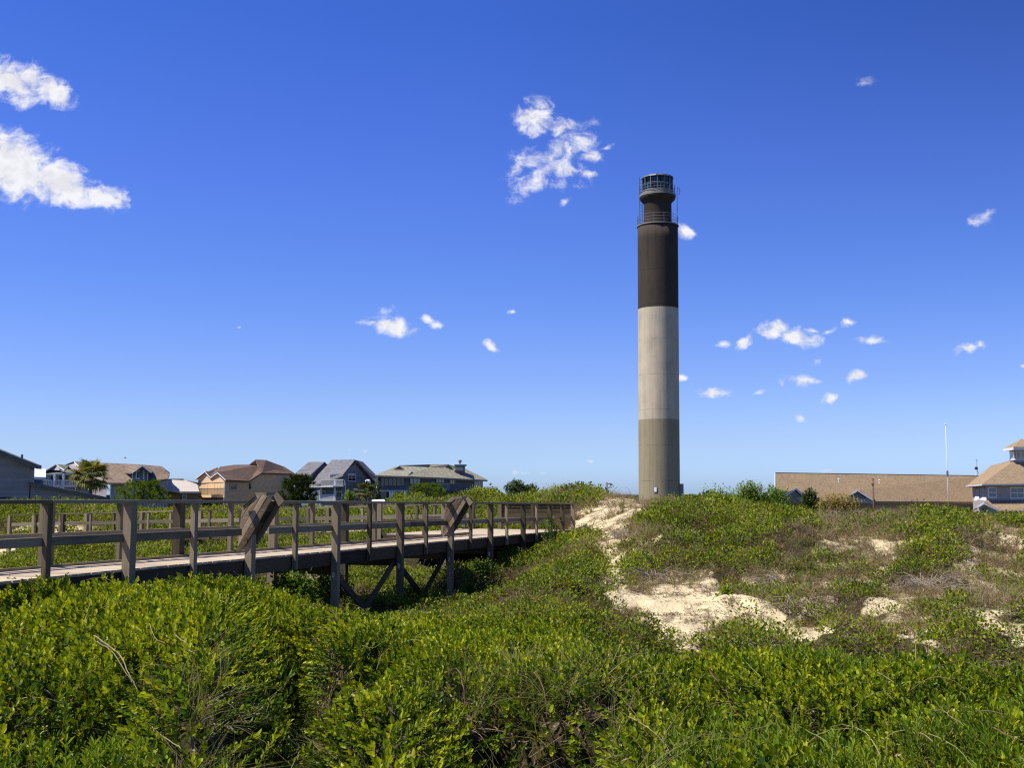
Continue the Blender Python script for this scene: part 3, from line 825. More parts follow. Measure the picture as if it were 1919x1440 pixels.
# ---- near shrubbery
def pitmask(x, y):
    m = np.zeros(x.shape)
    for (px, Y, rx, ry, h) in LUMPS:
        if h < -.14 and Y < 17:
            x0 = (px - CX) / F * Y
            m += -h * 2.2 * np.exp(-(((x - x0) / rx) ** 2 + ((y - Y) / ry) ** 2))
    return m
x, y = sample(4.6, 18.6, 300 * VEG)
z = ground_z(x, y)
px, py, sand, dry = classify(x, y, z)
edge = np.interp(px, [-500, 0, 250, 430, 520, 600, 750, 900, 1000, 1080, 1160, 1230, 1320, 1500, 1700, 1919, 2500], [17.4, 17.2, 17.8, 18.6, 18.6, 18.4, 18.6, 18.6, 18.6, 18, 17, 15.8, 15.6, 16, 15.4, 14.2, 14])
patch = fbm(x * .8, y * .8, 41, 3)
narrow = ((px < 225) & (px > 40) & (y < 7.3)) | ((px > 1180) & (py > 1290) & (px < 1640) & (patch > .6)) | ((px > 1700) & (py > 1330) & (patch > .62))
bare = fbm(x * 1.6, y * 1.6, 47, 3)
grassy = ((py > 1335) & (((px > 330) & (px < 640)) | ((px > 860) & (px < 1180))))
keep = (y < edge + (fbm(x, y, 44, 3) - .5) * 2.0) & (bare < .74) & (RNG.random(len(x)) > pitmask(x, y) * .25) & ~(grassy & (RNG.random(len(x)) < .45)) & (RNG.random(len(x)) < .06 + 1.35 * domes(x, y, 1.35, 101))
sel = keep & ~narrow
# branches hanging out over the hollows
over = np.maximum(ground_z(x, y + .5), np.maximum(ground_z(x - .42, y), ground_z(x - .2, y + .3))) - z
hang = (over > .30) & (y < 14.5) & (RNG.random(len(x)) < .8)
z = np.where(hang, z + over * RNG.uniform(.35, .95, len(x)), z)
def put(name, meshes, sel, lo, hi, label, cat, lift=(0, .1), tl=.25):
    n = int(sel.sum())
    zz = z[sel] + RNG.uniform(lift[0], lift[1], n)
    xyz = np.stack([x[sel], y[sel], zz], 1)
    return scatter(name, meshes, xyz, 0, RNG.uniform(lo, hi, n), label, cat, slope_rot(x[sel], y[sel], .75, RNG.random(n) * 1.2 - .6, tl))
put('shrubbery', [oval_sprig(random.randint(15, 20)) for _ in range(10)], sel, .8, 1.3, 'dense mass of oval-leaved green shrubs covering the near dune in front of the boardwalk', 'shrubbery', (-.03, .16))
put('willowy_undergrowth', [narrow_sprig() for _ in range(6)], keep & narrow, .75, 1.2, 'light green narrow-leaved undergrowth at the bottom edge of the near shrubs', 'undergrowth', (0, .16))

# ---- dune cover from the boardwalk back to the ridge
x, y = sample(15.0, 82, 26 * VEG)
keepd = RNG.random(len(x)) < np.clip(1.5 - y / 55, .28, 1)
x = x[keepd]; y = y[keepd]
z = ground_z(x, y); px, py, sand, dry = classify(x, y, z)
patch = fbm(x * .45, y * .45, 51, 4)
nr = RNG.random(len(x))
edge2 = np.interp(px, [-500, 0, 600, 1000, 1160, 1320, 1919], [16.8, 17, 18, 18, 17, 15.4, 14])
behind = (y > edge2)
# keep plants off the walkways
def off_walks(x, y):
    d1 = (x + 6.02 - (y - 17.5) * .297) * .958
    w1 = (d1 > -1.75) & (d1 < .2) & (((y > 8) & (y < 19)) | ((y > 38) & (y < 46)))
    d2 = (y - 47 + (x + 2.5) * .468) * .905
    w2 = (d2 > -.2) & (d2 < 1.8) & (x > -30) & (x < -1)
    w3 = (d1 > -4.9) & (d1 < .1) & (y > 37) & (y < 46.5)
    return ~(w1 | w2 | w3)
ow = off_walks(x, y)
over = np.maximum(ground_z(x, y + 1.0), ground_z(x - .8, y)) - z
hang = (over > .38) & ~sand & (RNG.random(len(x)) < .8)
z = np.where(hang, z + over * RNG.uniform(.3, .9, len(x)), z)
olive = dry & (fbm(x * .9, y * .9, 57, 3) > .615)
gsel = behind & ow & ((~sand & ~dry & (patch > .36) & (nr < .93)) | (olive & (nr < .6)))
sz = np.clip(y / 34, .75, 1.7)
def put2(name, meshes, sel, lo, hi, label, cat, lift=(-.05, .05), tl=.25, kind='stuff'):
    n = int(sel.sum())
    xyz = np.stack([x[sel], y[sel], z[sel] + RNG.uniform(lift[0], lift[1], n)], 1)
    return scatter(name, meshes, xyz, 0, RNG.uniform(lo, hi, n) * sz[sel], label, cat, slope_rot(x[sel], y[sel], .6, RNG.random(n) * 6.283, tl), kind)
put2('dune_shrubbery', [bush_clump(random.randint(30, 44), random.uniform(.24, .34), random.uniform(.24, .4)) for _ in range(9)], gsel, .8, 1.45, 'low green shrub cover spreading over the dune slopes behind the near shrubs', 'shrubbery')
dsel = behind & ow & ((dry & (nr < .62)) | (~sand & ~dry & (patch <= .42) & (nr < .8)) | (sand & (nr < .035)))
put2('dull_undergrowth', [bush_clump(26, .26, .22, .05, .02, ('leaf_dull', 'twig'), 9) for _ in range(6)], dsel, .7, 1.25, 'dull olive and brown undergrowth on the dry parts of the dune', 'undergrowth')
nr = RNG.random(len(x))
tsel = behind & ow & ((dry & (nr < .42)) | (~sand & (nr < .07)) | (sand & (nr < .045)))
put2('dead_undergrowth', [twig_tangle() for _ in range(6)], tsel, .7, 1.3, 'grey brown dead twigs tangled low over the dune slope', 'undergrowth')
nr = RNG.random(len(x))
wsel = behind & ow & ((dry & (nr < .55)) | (~sand & (nr < .10)) | (sand & (nr < .05)))
put2('dune_grass', [grass_tuft(14, .36, .009, 'straw', .8) for _ in range(4)] + [grass_tuft(14, .4, .009, 'grass_blade', .6) for _ in range(3)], wsel, .8, 1.4, 'thin straw and green dune grass tufts between shrubs and sand', 'grass')

# dead leaves on the soil and thin arching stems in the near shrubs
def arc_stems():
    b = LB()
    for i in range(4):
        a = random.uniform(0, 6.283); l = random.uniform(.35, .8); up = random.uniform(.35, .9); d = Vector((math.cos(a), math.sin(a), 0)); pts = []
        for k in range(8):
            t = k / 7
            pts.append(d * l * t * (1.2 - up * .5) + Vector((random.uniform(-.012, .012), random.uniform(-.012, .012), .05 + l * up * (1.35 * t - 1.05 * t * t))))
        b.stem(pts, random.uniform(.0025, .0045), 0, random.random())
    return b.mesh('arc_stems', ('straw', 'twig'))
_x, _y = x, y
x, y = sample(4.7, 16.5, 60 * VEG)
z = ground_z(x, y); px, py = proj(x, y, z); nr = RNG.random(len(x))
sz = np.ones(len(x))
dm = domes(x, y, 1.35, 101)
put2('dry_stems', [arc_stems() for _ in range(7)], (nr < .045) | ((dm < .3) & (nr < .09)), .55, 1.1, 'thin dry arching stems poking out of the near shrubs', 'stems', (.0, .2), .2)

# small debris on sand
x, y = sample(17, 52, 60 * VEG)
z = ground_z(x, y); px, py, sand, dry = classify(x, y, z)
sel = (sand | dry) & (RNG.random(len(x)) < np.where(fbm(x * 1.5, y * 1.5, 61, 3) > .5, .55, .08)) & off_walks(x, y)
sz = np.ones(len(x))
def litter_mesh():
    b = LB()
    for i in range(7):
        p = Vector((random.uniform(-.12, .12), random.uniform(-.12, .12), random.uniform(.0, .03)))
        b.leaf(p, Vector((random.uniform(-1, 1), random.uniform(-1, 1), random.uniform(0, .4))), Vector((0, 0, 1)), random.uniform(.03, .07), .016, .1, mi=random.choice((0, 0, 1)))
    for i in range(3):
        p = Vector((random.uniform(-.1, .1), random.uniform(-.1, .1), .01)); a = random.uniform(0, 6.28); l = random.uniform(.1, .25)
        b.stem([p, p + Vector((math.cos(a) * l, math.sin(a) * l, .02))], .003, 0, random.random() * .5)
    return b.mesh('litter', ('twig', 'leaf_dull'))
put2('litter', [litter_mesh() for _ in range(5)], sel, .6, 1.3, 'brown twigs and dead leaves scattered over the bare sand', 'litter', (0, .01), .1)

x, y = sample(4.7, 17, 90 * VEG)
z = ground_z(x, y); nr = RNG.random(len(x)); sz = np.ones(len(x))
put2('leaf_litter', [litter_mesh() for _ in range(5)], nr < .5, 1.0, 2.0, 'dead leaves and sticks on the dark soil under the near shrubs', 'litter', (0, .02), .25)

# long grass in the near hollows
x, y = sample(4.8, 12, 60 * VEG)
z = ground_z(x, y); px, py = proj(x, y, z); nr = RNG.random(len(x))
g = ((py > 1300) & (((px > 330) & (px < 640)) | ((px > 850) & (px < 1190))) & (nr < .9)) | ((pitmask(x, y) > .35) & (nr < .10)) | ((nr < .012)) | ((px < 300) & (py > 1200) & (nr < .05))
sz = np.ones(len(x))
put2('long_grass', [grass_tuft(13, .5, .0055, 'grass_blade', .9) for _ in range(5)] + [grass_tuft(9, .5, .005, 'straw', 1.1) for _ in range(2)], g, .7, 1.3, 'long arching green and straw grass at the bottom edge of the photo', 'grass', (0, .1), .2)
# ------------------------------------------------------------------ materials for built things
mat_wood('wood_post', (.27, .213, .132), (.06, .046, .027))
mat_wood('wood_rail', (.29, .24, .155), (.07, .055, .033))
mat_wood('wood_deck', (.56, .46, .31), (.3, .23, .15))
mat_wood('wood_dark', (.10, .072, .040), (.025, .018, .010))
mat_wood('wood_bench', (.34, .255, .16), (.10, .072, .043))
mat_plain('metal_bolt', (.5, .5, .48), .5, .5, .2, 10)
mat_plain('white_paint', (.74, .74, .72), .55, .4, .08, 4)
mat_plain('white_trim', (.66, .67, .68), .6, .4, .08, 4)
mat_plain('sign_white', (.8, .8, .78), .4, .5, .03, 4)
mat_plain('dark_trim', (.04, .045, .05), .6, .3, .2, 6)
mat_plain('gray_metal', (.16, .165, .155), .5, .5, .2, 12)
mat_plain('green_metal', (.10, .125, .11), .5, .5, .25, 12)
mat_plain('lens_dark', (.05, .06, .065), .3, .5, .3, 4)
mat_plain('brown_pole', (.16, .09, .06), .8, .2, .2, 6)
mat_plain('gray_post', (.16, .15, .13), .8, .2, .2, 6)
def mat_glass(name, color, rough=.08):
    m, nt, out = newmat(name)
    b = bsdf(nt, out, color, rough, .9)
mat_glass('pane_dark', (.015, .02, .03)); mat_glass('pane_blue', (.03, .05, .09)); mat_glass('pane_teal', (.04, .10, .12))
mat_glass('pane_warm', (.035, .03, .025))
mat_glass('lantern_glass_dark', (.012, .015, .02), .05)
def mat_clear(name):
    m, nt, out = newmat(name)
    t = nt.nodes.new('ShaderNodeBsdfTransparent'); t.inputs[0].default_value = (.78, .86, .9, 1)
    g = nt.nodes.new('ShaderNodeBsdfGlossy'); g.inputs['Roughness'].default_value = .03
    fr = nt.nodes.new('ShaderNodeFresnel'); fr.inputs[0].default_value = 1.45
    mx = nt.nodes.new('ShaderNodeMixShader'); nt.links.new(fr.outputs[0], mx.inputs[0])
    nt.links.new(t.outputs[0], mx.inputs[1]); nt.links.new(g.outputs[0], mx.inputs[2]); nt.links.new(mx.outputs[0], out.inputs[0])
mat_clear('clear_glass')

def mat_concrete(name, col, var=.2, streak=.5):
    m, nt, out = newmat(name)
    p = nt.nodes.new('ShaderNodeTexCoord').outputs['Object']
    sep = N(nt, 'ShaderNodeSeparateXYZ', inp={0: p})
    ang = mth(nt, 'ARCTAN2', sep.outputs[1], sep.outputs[0])
    cyl = N(nt, 'ShaderNodeCombineXYZ', inp={0: mth(nt, 'MULTIPLY', ang, 2.5), 1: sep.outputs[2], 2: 0.0}).outputs[0]
    st = noise(nt, mapping(nt, cyl, (2.2, .10, 1)), 1.0, 6, .6)
    st2 = noise(nt, mapping(nt, cyl, (7.0, .16, 1)), 1.0, 4, .6)
    blot = noise(nt, mapping(nt, cyl, (.5, .35, 1)), 1.0, 6, .6)
    fine = noise(nt, cyl, 9.0, 5)
    f = mth(nt, 'ADD', mth(nt, 'MULTIPLY', st, .36), mth(nt, 'ADD', mth(nt, 'MULTIPLY', blot, .36), mth(nt, 'ADD', mth(nt, 'MULTIPLY', fine, .12), mth(nt, 'MULTIPLY', st2, .16))))
    c = ramp(nt, f, [(.34, sc3(col, 1 - var * 1.5)), (.5, col), (.66, sc3(col, 1 + var))])
    # slip-form lift joints, irregularly stained
    lift = mth(nt, 'FRACT', mth(nt, 'DIVIDE', sep.outputs[2], 4.35))
    j = mth(nt, 'LESS_THAN', mth(nt, 'ABSOLUTE', mth(nt, 'SUBTRACT', lift, .5)), .010)
    j = mth(nt, 'MULTIPLY', j, mth(nt, 'MULTIPLY', ramp(nt, noise(nt, mapping(nt, cyl, (.6, 2, 1)), 1.0, 3), [(.40, (0, 0, 0)), (.55, (1, 1, 1))]), .75))
    c = mixc(nt, j, c, sc3(col, .6))
    panel = mth(nt, 'FRACT', mth(nt, 'MULTIPLY', ang, 16 / (2 * math.pi)))
    pj = mth(nt, 'MULTIPLY', mth(nt, 'LESS_THAN', panel, .04), .5 * streak)
    c = mixc(nt, pj, c, sc3(col, .5))
    bsdf(nt, out, c, .85, .2, mth(nt, 'ADD', fine, mth(nt, 'MULTIPLY', st2, .8)), .3, .03)
    return m
mat_concrete('concrete_gray', (.29, .24, .145), .22)
mat_concrete('concrete_white', (.47, .395, .275), .22)
mat_concrete('concrete_black', (.05, .038, .028), .3, .3)
mat_plain('concrete_deck', (.22, .21, .175), .8, .2, .2, 4)

# ------------------------------------------------------------------ lighthouse
def build_lighthouse():
    TY = 136.0
    b0 = P(1235, 930, TY + 2.5); cx, cy = b0.x, TY + 2.5
    s = TY / F
    zc = lambda py: P(1235, py, TY).z                     # height of features on the near face
    base = gz(cx, cy) - .4
    root = thing('lighthouse', (cx, cy, base), 'tall round concrete lighthouse banded gray, white and black behind the dune', 'lighthouse')
    R = 2.52; LEAN = .0072
    def zz(py): return zc(py) - base
    z1, z2, z3 = zz(785), zz(574), zz(417)
    for nm, a, b, mt in (('gray_band', -.5, z1, 'concrete_gray'), ('white_band', z1, z2, 'concrete_white'), ('black_band', z2, z3, 'concrete_black')):
        m = MB(); n = max(2, int((b - a) / 1.5))
        m.lathe([(R, a + (b - a) * i / n) for i in range(n + 1)] + ([(R - .12, b + .0), (R - .6, b + .01)] if nm == 'black_band' else []), (cx, cy, base), 96, LEAN)
        m.build(nm, mt, root, True)
    # walkway ring on top of the shaft
    m = MB(); m.lathe([(1.2, z3 + .02), (2.62, z3 + .02), (2.62, z3 + .16), (1.2, z3 + .16)], (cx, cy, base), 72, LEAN); wk = m.build('lower_gallery', 'concrete_deck', root)
    def rail(name, parent, r, z, h, n, nr, rad=.027):
        m = MB()
        for k in range(n):
            a = 2 * math.pi * (k + .35) / n
            q = Vector((cx + r * math.cos(a) + LEAN * z, cy + r * math.sin(a), base + z))
            m.tube([q, q + Vector((0, 0, h))], rad, 6)
        for i in range(nr):
            zq = z + h * (i + 1) / nr
            m.tube([Vector((cx + r * math.cos(2 * math.pi * k / 48) + LEAN * z, cy + r * math.sin(2 * math.pi * k / 48), base + zq)) for k in range(49)], rad * .9, 6, False)
        return m.build(name, 'gray_metal', parent)
    rail('railing', root, 2.55, z3 + .15, 1.15, 12, 3)
    # neck
    zn0, zn1 = z3 + .15, zz(371)
    m = MB(); m.lathe([(1.74, zn0 - .1), (1.74, zn1), (1.8, zn1 + .15)], (cx, cy, base), 72, LEAN); m.build('neck', 'concrete_black', root, True)
    m = MB(); m.lathe([(1.7, zn1 - .25), (1.8, zn1 + .02), (2.14, zn1 + .38), (2.25, zn1 + .6), (2.25, zn1 + .95), (2.0, zn1 + .97), (.5, zn1 + .97)], (cx, cy, base), 72, LEAN)
    m.build('upper_gallery', 'concrete_black', root)
    zt = zn1 + .95
    m = MB(); m.lathe([(2.2, zt - .2), (2.29, zt - .2), (2.29, zt + .02), (2.18, zt + .02)], (cx, cy, base), 72, LEAN); m.build('gallery_rim', 'concrete_deck', root)
    rail('railing', root, 2.2, zt, 1.1, 11, 3)
    # lantern room
    hl = 2.2; n = 14; rl = 1.92
    m = MB(); m.lathe([(rl + .06, zt - .1), (rl + .06, zt + .55), (rl - .08, zt + .55)], (cx, cy, base), 56, LEAN); m.build('lantern_sill', 'concrete_deck', root)
    m = MB(); m.lathe([(rl - .06, zt + .5), (rl - .06, zt + hl)], (cx, cy, base), 28, LEAN); m.build('lantern_glazing', 'clear_glass', root)
    m = MB()
    for k in range(n):
        a = 2 * math.pi * k / n + .1
        q = Vector((cx + rl * math.cos(a) + LEAN * zt, cy + rl * math.sin(a), base + zt + .5))
        m.beam(q, q + Vector((0, 0, hl - .5)), .12, .12, (math.cos(a), math.sin(a), 0))
    for zq in (1.35,):
        m.tube([Vector((cx + rl * math.cos(2 * math.pi * k / 42) + LEAN * zt, cy + rl * math.sin(2 * math.pi * k / 42), base + zt + zq)) for k in range(43)], .045, 6, False)
    m.build('mullion', 'green_metal', root)
    m = MB(); m.lathe([(.02, zt + hl + .42), (1.2, zt + hl + .3), (2.0, zt + hl + .12), (2.06, zt + hl - .05), (1.95, zt + hl - .06), (.02, zt + hl - .05)], (cx, cy, base), 14, LEAN)
    rf = m.build('lantern_roof', 'green_metal', root)
    m = MB(); m.tube([Vector((cx + LEAN * zt, cy, base + zt + hl + .35)), Vector((cx + LEAN * zt, cy, base + zt + hl + 1.15))], .03, 6); m.build('lightning_rod', 'gray_metal', rf)
    # lamps inside: a rack of four aerobeacon drums and a core enlarged and darkened to make the room look dim
    m = MB(); m.lathe([(1.15, zt), (1.15, zt + hl - .1)], (cx, cy + .35, base), 20, LEAN)
    core = m.build('lamp_rack', 'lens_dark', root)
    for dx, dz in ((-.75, .95), (.75, .95), (-.75, 1.85), (.75, 1.85)):
        m = MB(); o = Vector((cx + dx + LEAN * zt, cy - 1.0, base + zt + dz))
        m.tube([o, o + Vector((0, -.12, 0)), o + Vector((0, -.42, 0))], [.3, .4, .42], 18); m.build('lamp_drum', 'lens_dark', core)
    # caged ladder up the left side and drop cable on the right
    m = MB(); a = math.radians(180 - 6)
    for r_ in (1.9, 2.25):
        for da in (-.09, .09):
            q = Vector((cx + r_ * math.cos(a + da) + LEAN * z3, cy + r_ * math.sin(a + da), base + zn0))
            m.tube([q, q + Vector((0, 0, zt + hl + .2 - zn0))], .04, 6)
    k = zn0
    while k < zt + hl:
        q = [Vector((cx + r_ * math.cos(a + da) + LEAN * z3, cy + r_ * math.sin(a + da), base + k)) for r_, da in ((1.9, -.09), (2.25, -.09), (2.25, .09), (1.9, .09))]
        m.tube(q + [q[0]], .025, 5, False); k += .4
    m.build('ladder', 'green_metal', root)
    m = MB(); q = Vector((cx + 2.42 + LEAN * zt, cy - .3, base + zt - 2.3))
    m.tube([q, q + Vector((0, 0, 2.4)), q + Vector((.05, 0, 3.3))], .03, 5)
    m.tube([q + Vector((.1, 0, 2.6)) + Vector((.28 * math.cos(t), 0, .5 * math.sin(t) + .2)) for t in np.linspace(-1.2, 1.8, 9)], .03, 5, False); m.build('antenna_mast', 'dark_trim', root)
    # notice beside the base and the entry porch on the right side
    al = math.radians(-90 - 17)
    q = Vector((cx + 2.56 * math.cos(al), cy + 2.56 * math.sin(al), P(1223, 918, TY).z)); nrm = Vector((math.cos(al), math.sin(al), 0)); sd = Vector((-nrm.y, nrm.x, 0))
    m = MB(); m.obox(q, sd * .2, nrm * .02, Vector((0, 0, .33))); nt_ = m.build('notice_board', 'dark_trim', root)
    m = MB(); m.obox(q + nrm * .03, sd * .16, nrm * .012, Vector((0, 0, .28))); m.build('notice_sheet', 'sign_white', nt_)
    m = MB(); c = Vector((cx + 2.45, cy - .55, 0)); zt_, zb_ = P(1273, 907, TY).z, base
    m.obox((c.x, c.y, (zt_ + zb_) / 2), (.42, 0, 0), (0, .55, 0), (0, 0, (zt_ - zb_) / 2)); pr = m.build('entry_porch', 'concrete_gray', root)
    m = MB(); m.obox((c.x + .1, c.y - .58, (zt_ + zb_) / 2 + .1), (.22, 0, 0), (0, .025, 0), (0, 0, (zt_ - zb_) / 2 - .35)); m.build('door', 'gray_metal', pr)
    for dx in (1.0, 1.4):
        m = MB(); q = Vector((cx + dx, cy - 3.4, base)); m.tube([q, (q.x, q.y, P(1258, 925 - 6 * (dx - 1.0), TY).z)], .06, 6); b = m.build('bollard', 'gray_metal', None, loc=q)
        tag(b, 'thin gray steel post standing at the lighthouse foot' + (', the taller one nearer the porch' if dx > 1.2 else ', the shorter one'), 'post', 'posts at the lighthouse foot')
build_lighthouse()

# ------------------------------------------------------------------ boardwalks
class Walk:
    "timber walkway along a straight line; near side is on the right-hand edge"
    def __init__(s, name, loc, label, o, d, w, deck, rail_h, step):
        s.root = thing(name, loc, label, 'boardwalk', 'boardwalks')
        s.o = Vector((o[0], o[1], 0)); s.d = Vector((d[0], d[1], 0)).normalized(); s.n = Vector((s.d.y, -s.d.x, 0))
        s.w = w; s.deck = deck; s.rh = rail_h; s.step = step
    def pt(s, k, off=0.0, z=0.0):
        "k posts along, off outward from near edge (negative = toward far side), z above deck"
        q = s.o + s.d * (k * s.step) + s.n * off
        return Vector((q.x, q.y, EZ + s.deck(k) + z))
UP = Vector((0, 0, 1))
def build_main_walk():
    D = Vector((.02996, .1008, 0)); st = D.length * 17.5
    deck = lambda k: -1.125 - .0143 * max(k, 0)
    W = Walk('boardwalk', P(700, 1060, 27), 'weathered timber boardwalk with angled bench backs running from the left edge to a platform', (-6.02, 17.5), D, 1.3, deck, 1.045, st)
    k0, k1 = -5, 16
    # deck planks across
    m = MB(); L = (k1 - k0) * st; n = int(L / .15)
    for i in range(n):
        k = k0 + (i + .5) * .15 / st
        c = W.pt(k, -W.w / 2, -.02)
        m.obox(c, W.n * (W.w / 2 + .05 + random.uniform(-.012, .012)), W.d * .071, UP * .02)
    # widened platform towards the second walk
    for i in range(n):
        k = k0 + (i + .5) * .15 / st
        if k > 11.2:
            c = W.pt(k, -W.w - .06 - 1.55, -.021)
            m.obox(c, W.n * (1.5 + random.uniform(-.012, .012)), W.d * .071, UP * .019)
    m.build('deck', 'wood_deck', W.root)
    # beams
    for off, nm in ((.0, 'rim_beam'), (-W.w, 'rim_beam'), (-W.w / 2, 'rim_beam')):
        m = MB()
        for k in range(k0, k1):
            m.beam(W.pt(k + .005, off, -.18), W.pt(k + .995, off, -.18), .05, .27)
        m.build(nm, 'wood_dark', W.root)
    for k in (11.2, 16):
        m = MB(); m.beam(W.pt(k, -W.w - .05, -.18), W.pt(k, -W.w - 3.2, -.18), .05, .27); m.build('rim_beam', 'wood_dark', W.root)
    m = MB(); m.beam(W.pt(11.2, -W.w - 3.15, -.18), W.pt(16, -W.w - 3.15, -.18), .05, .27); m.build('rim_beam', 'wood_dark', W.root)
    # posts
    def post(k, off, t, zb, zt=None, ln=(0, 0)):
        zt = W.rh - .02 if zt is None else zt
        m = MB(); a = W.pt(k, off, zb); b = W.pt(k, off, zt) + W.n * ln[0]
        m.beam(a, b, t[0], t[1], W.d); return m.build('post', 'wood_post', W.root, bevel=.006)
    for k in range(k0, k1 + 1):
        big = (k % 2 == 0)
        # near side
        if big or k == 15:
            p = W.pt(k, .10); g = gz(p.x, p.y) - .3
            post(k, .11, (.15, .155), g - p.z, None, (random.uniform(-.01, .02), 0))
            m = MB(); q = W.pt(k, .11, -.52); m.obox(q + W.n * .0 - W.d * .105, W.n * .02, W.d * .02, UP * .06)
            m.build('bolt', 'metal_bolt', W.root)
        else: post(k, .085, (.09, .10), -.31)
        # far side
        if k < 11:
            if big:
                p = W.pt(k, -W.w - .1); g = gz(p.x, p.y) - .3
                post(k, -W.w - .11, (.17, .17), g - p.z)
            else: post(k, -W.w - .085, (.09, .10), -.3)
    for k in (11.2, 13.5, 16):
        p = W.pt(k, -W.w - 3.25); post(k, -W.w - 3.25, (.14, .14), gz(p.x, p.y) - .3 - p.z)
    for off in (-1.6, -3.0): post(16.05, off, (.14, .14), -1.6)
    # rails
    def rails(off, ka, kb, sgn):
        for nm, zc_, w_, h_ in (('top_rail', W.rh, .15, .055), ('mid_rail', W.rh - .555, .05, .13)):
            m = MB(); k = ka
            oo = off + (0 if nm == 'top_rail' else -.075 * sgn)
            while k < kb:
                e = min(k + 4, kb)
                m.beam(W.pt(k + .002, oo, zc_), W.pt(e - .002, oo, zc_), w_, h_); k = e
            m.build(nm, 'wood_rail', W.root, bevel=.005)
    rails(.10, k0, 1.9, 1); rails(.10, 2.45, 7.95, 1); rails(.10, 8.45, 16.04, 1)
    rails(-W.w - .10, k0, 11.2, -1)
    rails(-W.w - 3.25, 13.5, 16, -1)
    # end of platform: solid bench back
    m = MB()
    for zc_ in (.28, .42, .56, .70, .84, .98): m.beam(W.pt(16.06, .02, zc_), W.pt(16.06, -3.1, zc_), .04, .13)
    for zc_ in (W.rh,): m.beam(W.pt(16.05, .15, zc_), W.pt(16.05, -W.w - 3.2, zc_), .15, .045)
    m.build('end_rail', 'wood_dark', W.root)  # dark timber puts the shade on these boards into their colour
    m = MB(); m.beam(W.pt(15.6, .0, .44), W.pt(15.6, -3.1, .44), .5, .05); m.build('bench_seat', 'wood_rail', W.root)
    # toe board on the far side
    m = MB(); m.beam(W.pt(k0, -W.w - .01, .045), W.pt(11.2, -W.w - .01, .045), .04, .09); m.build('toe_board', 'wood_rail', W.root)
    # flared bench backs
    n_ = W.d
    for kk, pix in ((2, [(445, 1038), (455, 948), (479, 928), (497, 928), (509, 940), (463, 1019)]), (8, None)):
        base = W.pt(kk, .10)
        if pix: loc = [((q - base).dot(W.n), (q - base).z) for q in (on_plane(x_, y_, base - n_ * .1, n_) for x_, y_ in pix)]
        pts = [base - n_ * .12 + W.n * a + UP * b for a, b in loc]
        m = MB(); lo_, hi_ = Vector(loc[5] + (0,)), Vector(loc[4] + (0,)); ax_ = (hi_ - lo_).normalized(); pn = Vector((-ax_.y, ax_.x, 0))
        ds = [(Vector(q_ + (0,)) - lo_).dot(pn) for q_ in loc]; d0_, d1_ = min(ds), max(ds); nb_ = 4
        def clip(poly, c, sg):
            out = []
            for i_ in range(len(poly)):
                p_, q_ = poly[i_], poly[(i_ + 1) % len(poly)]; fp = sg * ((p_ - lo_).dot(pn) - c); fq = sg * ((q_ - lo_).dot(pn) - c)
                if fp >= 0: out.append(p_)
                if (fp >= 0) != (fq >= 0): out.append(p_.lerp(q_, fp / (fp - fq)))
            return out
        for i_ in range(nb_):
            pl_ = clip(clip([Vector(q_ + (0,)) for q_ in loc], d0_ + (d1_ - d0_) * i_ / nb_ + .006, 1), d0_ + (d1_ - d0_) * (i_ + 1) / nb_ - .006, -1)
            if len(pl_) >= 3: m.prism([base - n_ * (.12 + random.uniform(-.006, .006)) + W.n * q_.x + UP * q_.y for q_ in pl_], n_ * .045)
        fr = m.build('bench_end', 'wood_bench', W.root)
        # second end frame further along and sloping back boards between them
        sp = .30
        lo, hi = Vector(pts[5]), Vector(pts[4])
        dr = (hi - lo); nrm = dr.normalized().cross(n_)
        m = MB()
        q = [p + n_ * sp for p in (lo, hi)]
        m.beam(q[0], q[1], .05, .14, nrm); m.build('bench_end', 'wood_post', W.root)
        m = MB(); nb = 4
        for i in range(nb):
            a = lo + dr * ((i + .5) / nb) - nrm * .0
            m.obox(a + n_ * (sp / 2 + .02) - W.n * .035, n_ * (sp / 2 - .02), dr / nb * .46, nrm * .018)
        m.build('bench_back', 'wood_dark', W.root)  # shade of the leaning underside is put into the dark timber colour
        m = MB(); a = (Vector(pts[2]) + Vector(pts[3])) / 2
        m.obox(a + n_ * (sp / 2 + .14) + UP * .022, n_ * (sp / 2 + .12), W.n * .12, UP * .02); m.build('bench_cap', 'wood_rail', W.root)
        m = MB(); m.beam(Vector(pts[1]) - W.n * .01 + UP * .02, Vector(pts[2]) + UP * .02 - W.n * .01, .10, .035, n_); m.build('rail_riser', 'wood_rail', W.root)
        m = MB(); m.beam(Vector(pts[3]) + n_ * .26 + W.n * .06, Vector(pts[4]) + n_ * .26 + W.n * .08 - UP * .05, .04, .14, UP); m.build('bench_end', 'wood_rail', W.root)
    # cross bracing below deck
    for ka, kb in ((4, 6), (6, 8)):
        for a, b in ((ka, kb), (kb, ka)):
            m = MB(); e = .9 if a < b else .86
            off = .02 if a < b else -.05
            m.beam(W.pt(a, off, -.42), W.pt(a + (b - a) * e, off, -2.25), .04, .16, W.n.cross(UP)); m.build('brace', 'wood_dark', W.root)
    for k in range(4, 15, 2):
        m = MB(); m.beam(W.pt(k + .05, .12, -.42), W.pt(k + .05, -W.w - .12, -.42), .05, .2); m.build('cross_beam', 'wood_dark', W.root)
    return W
WALK = build_main_walk()

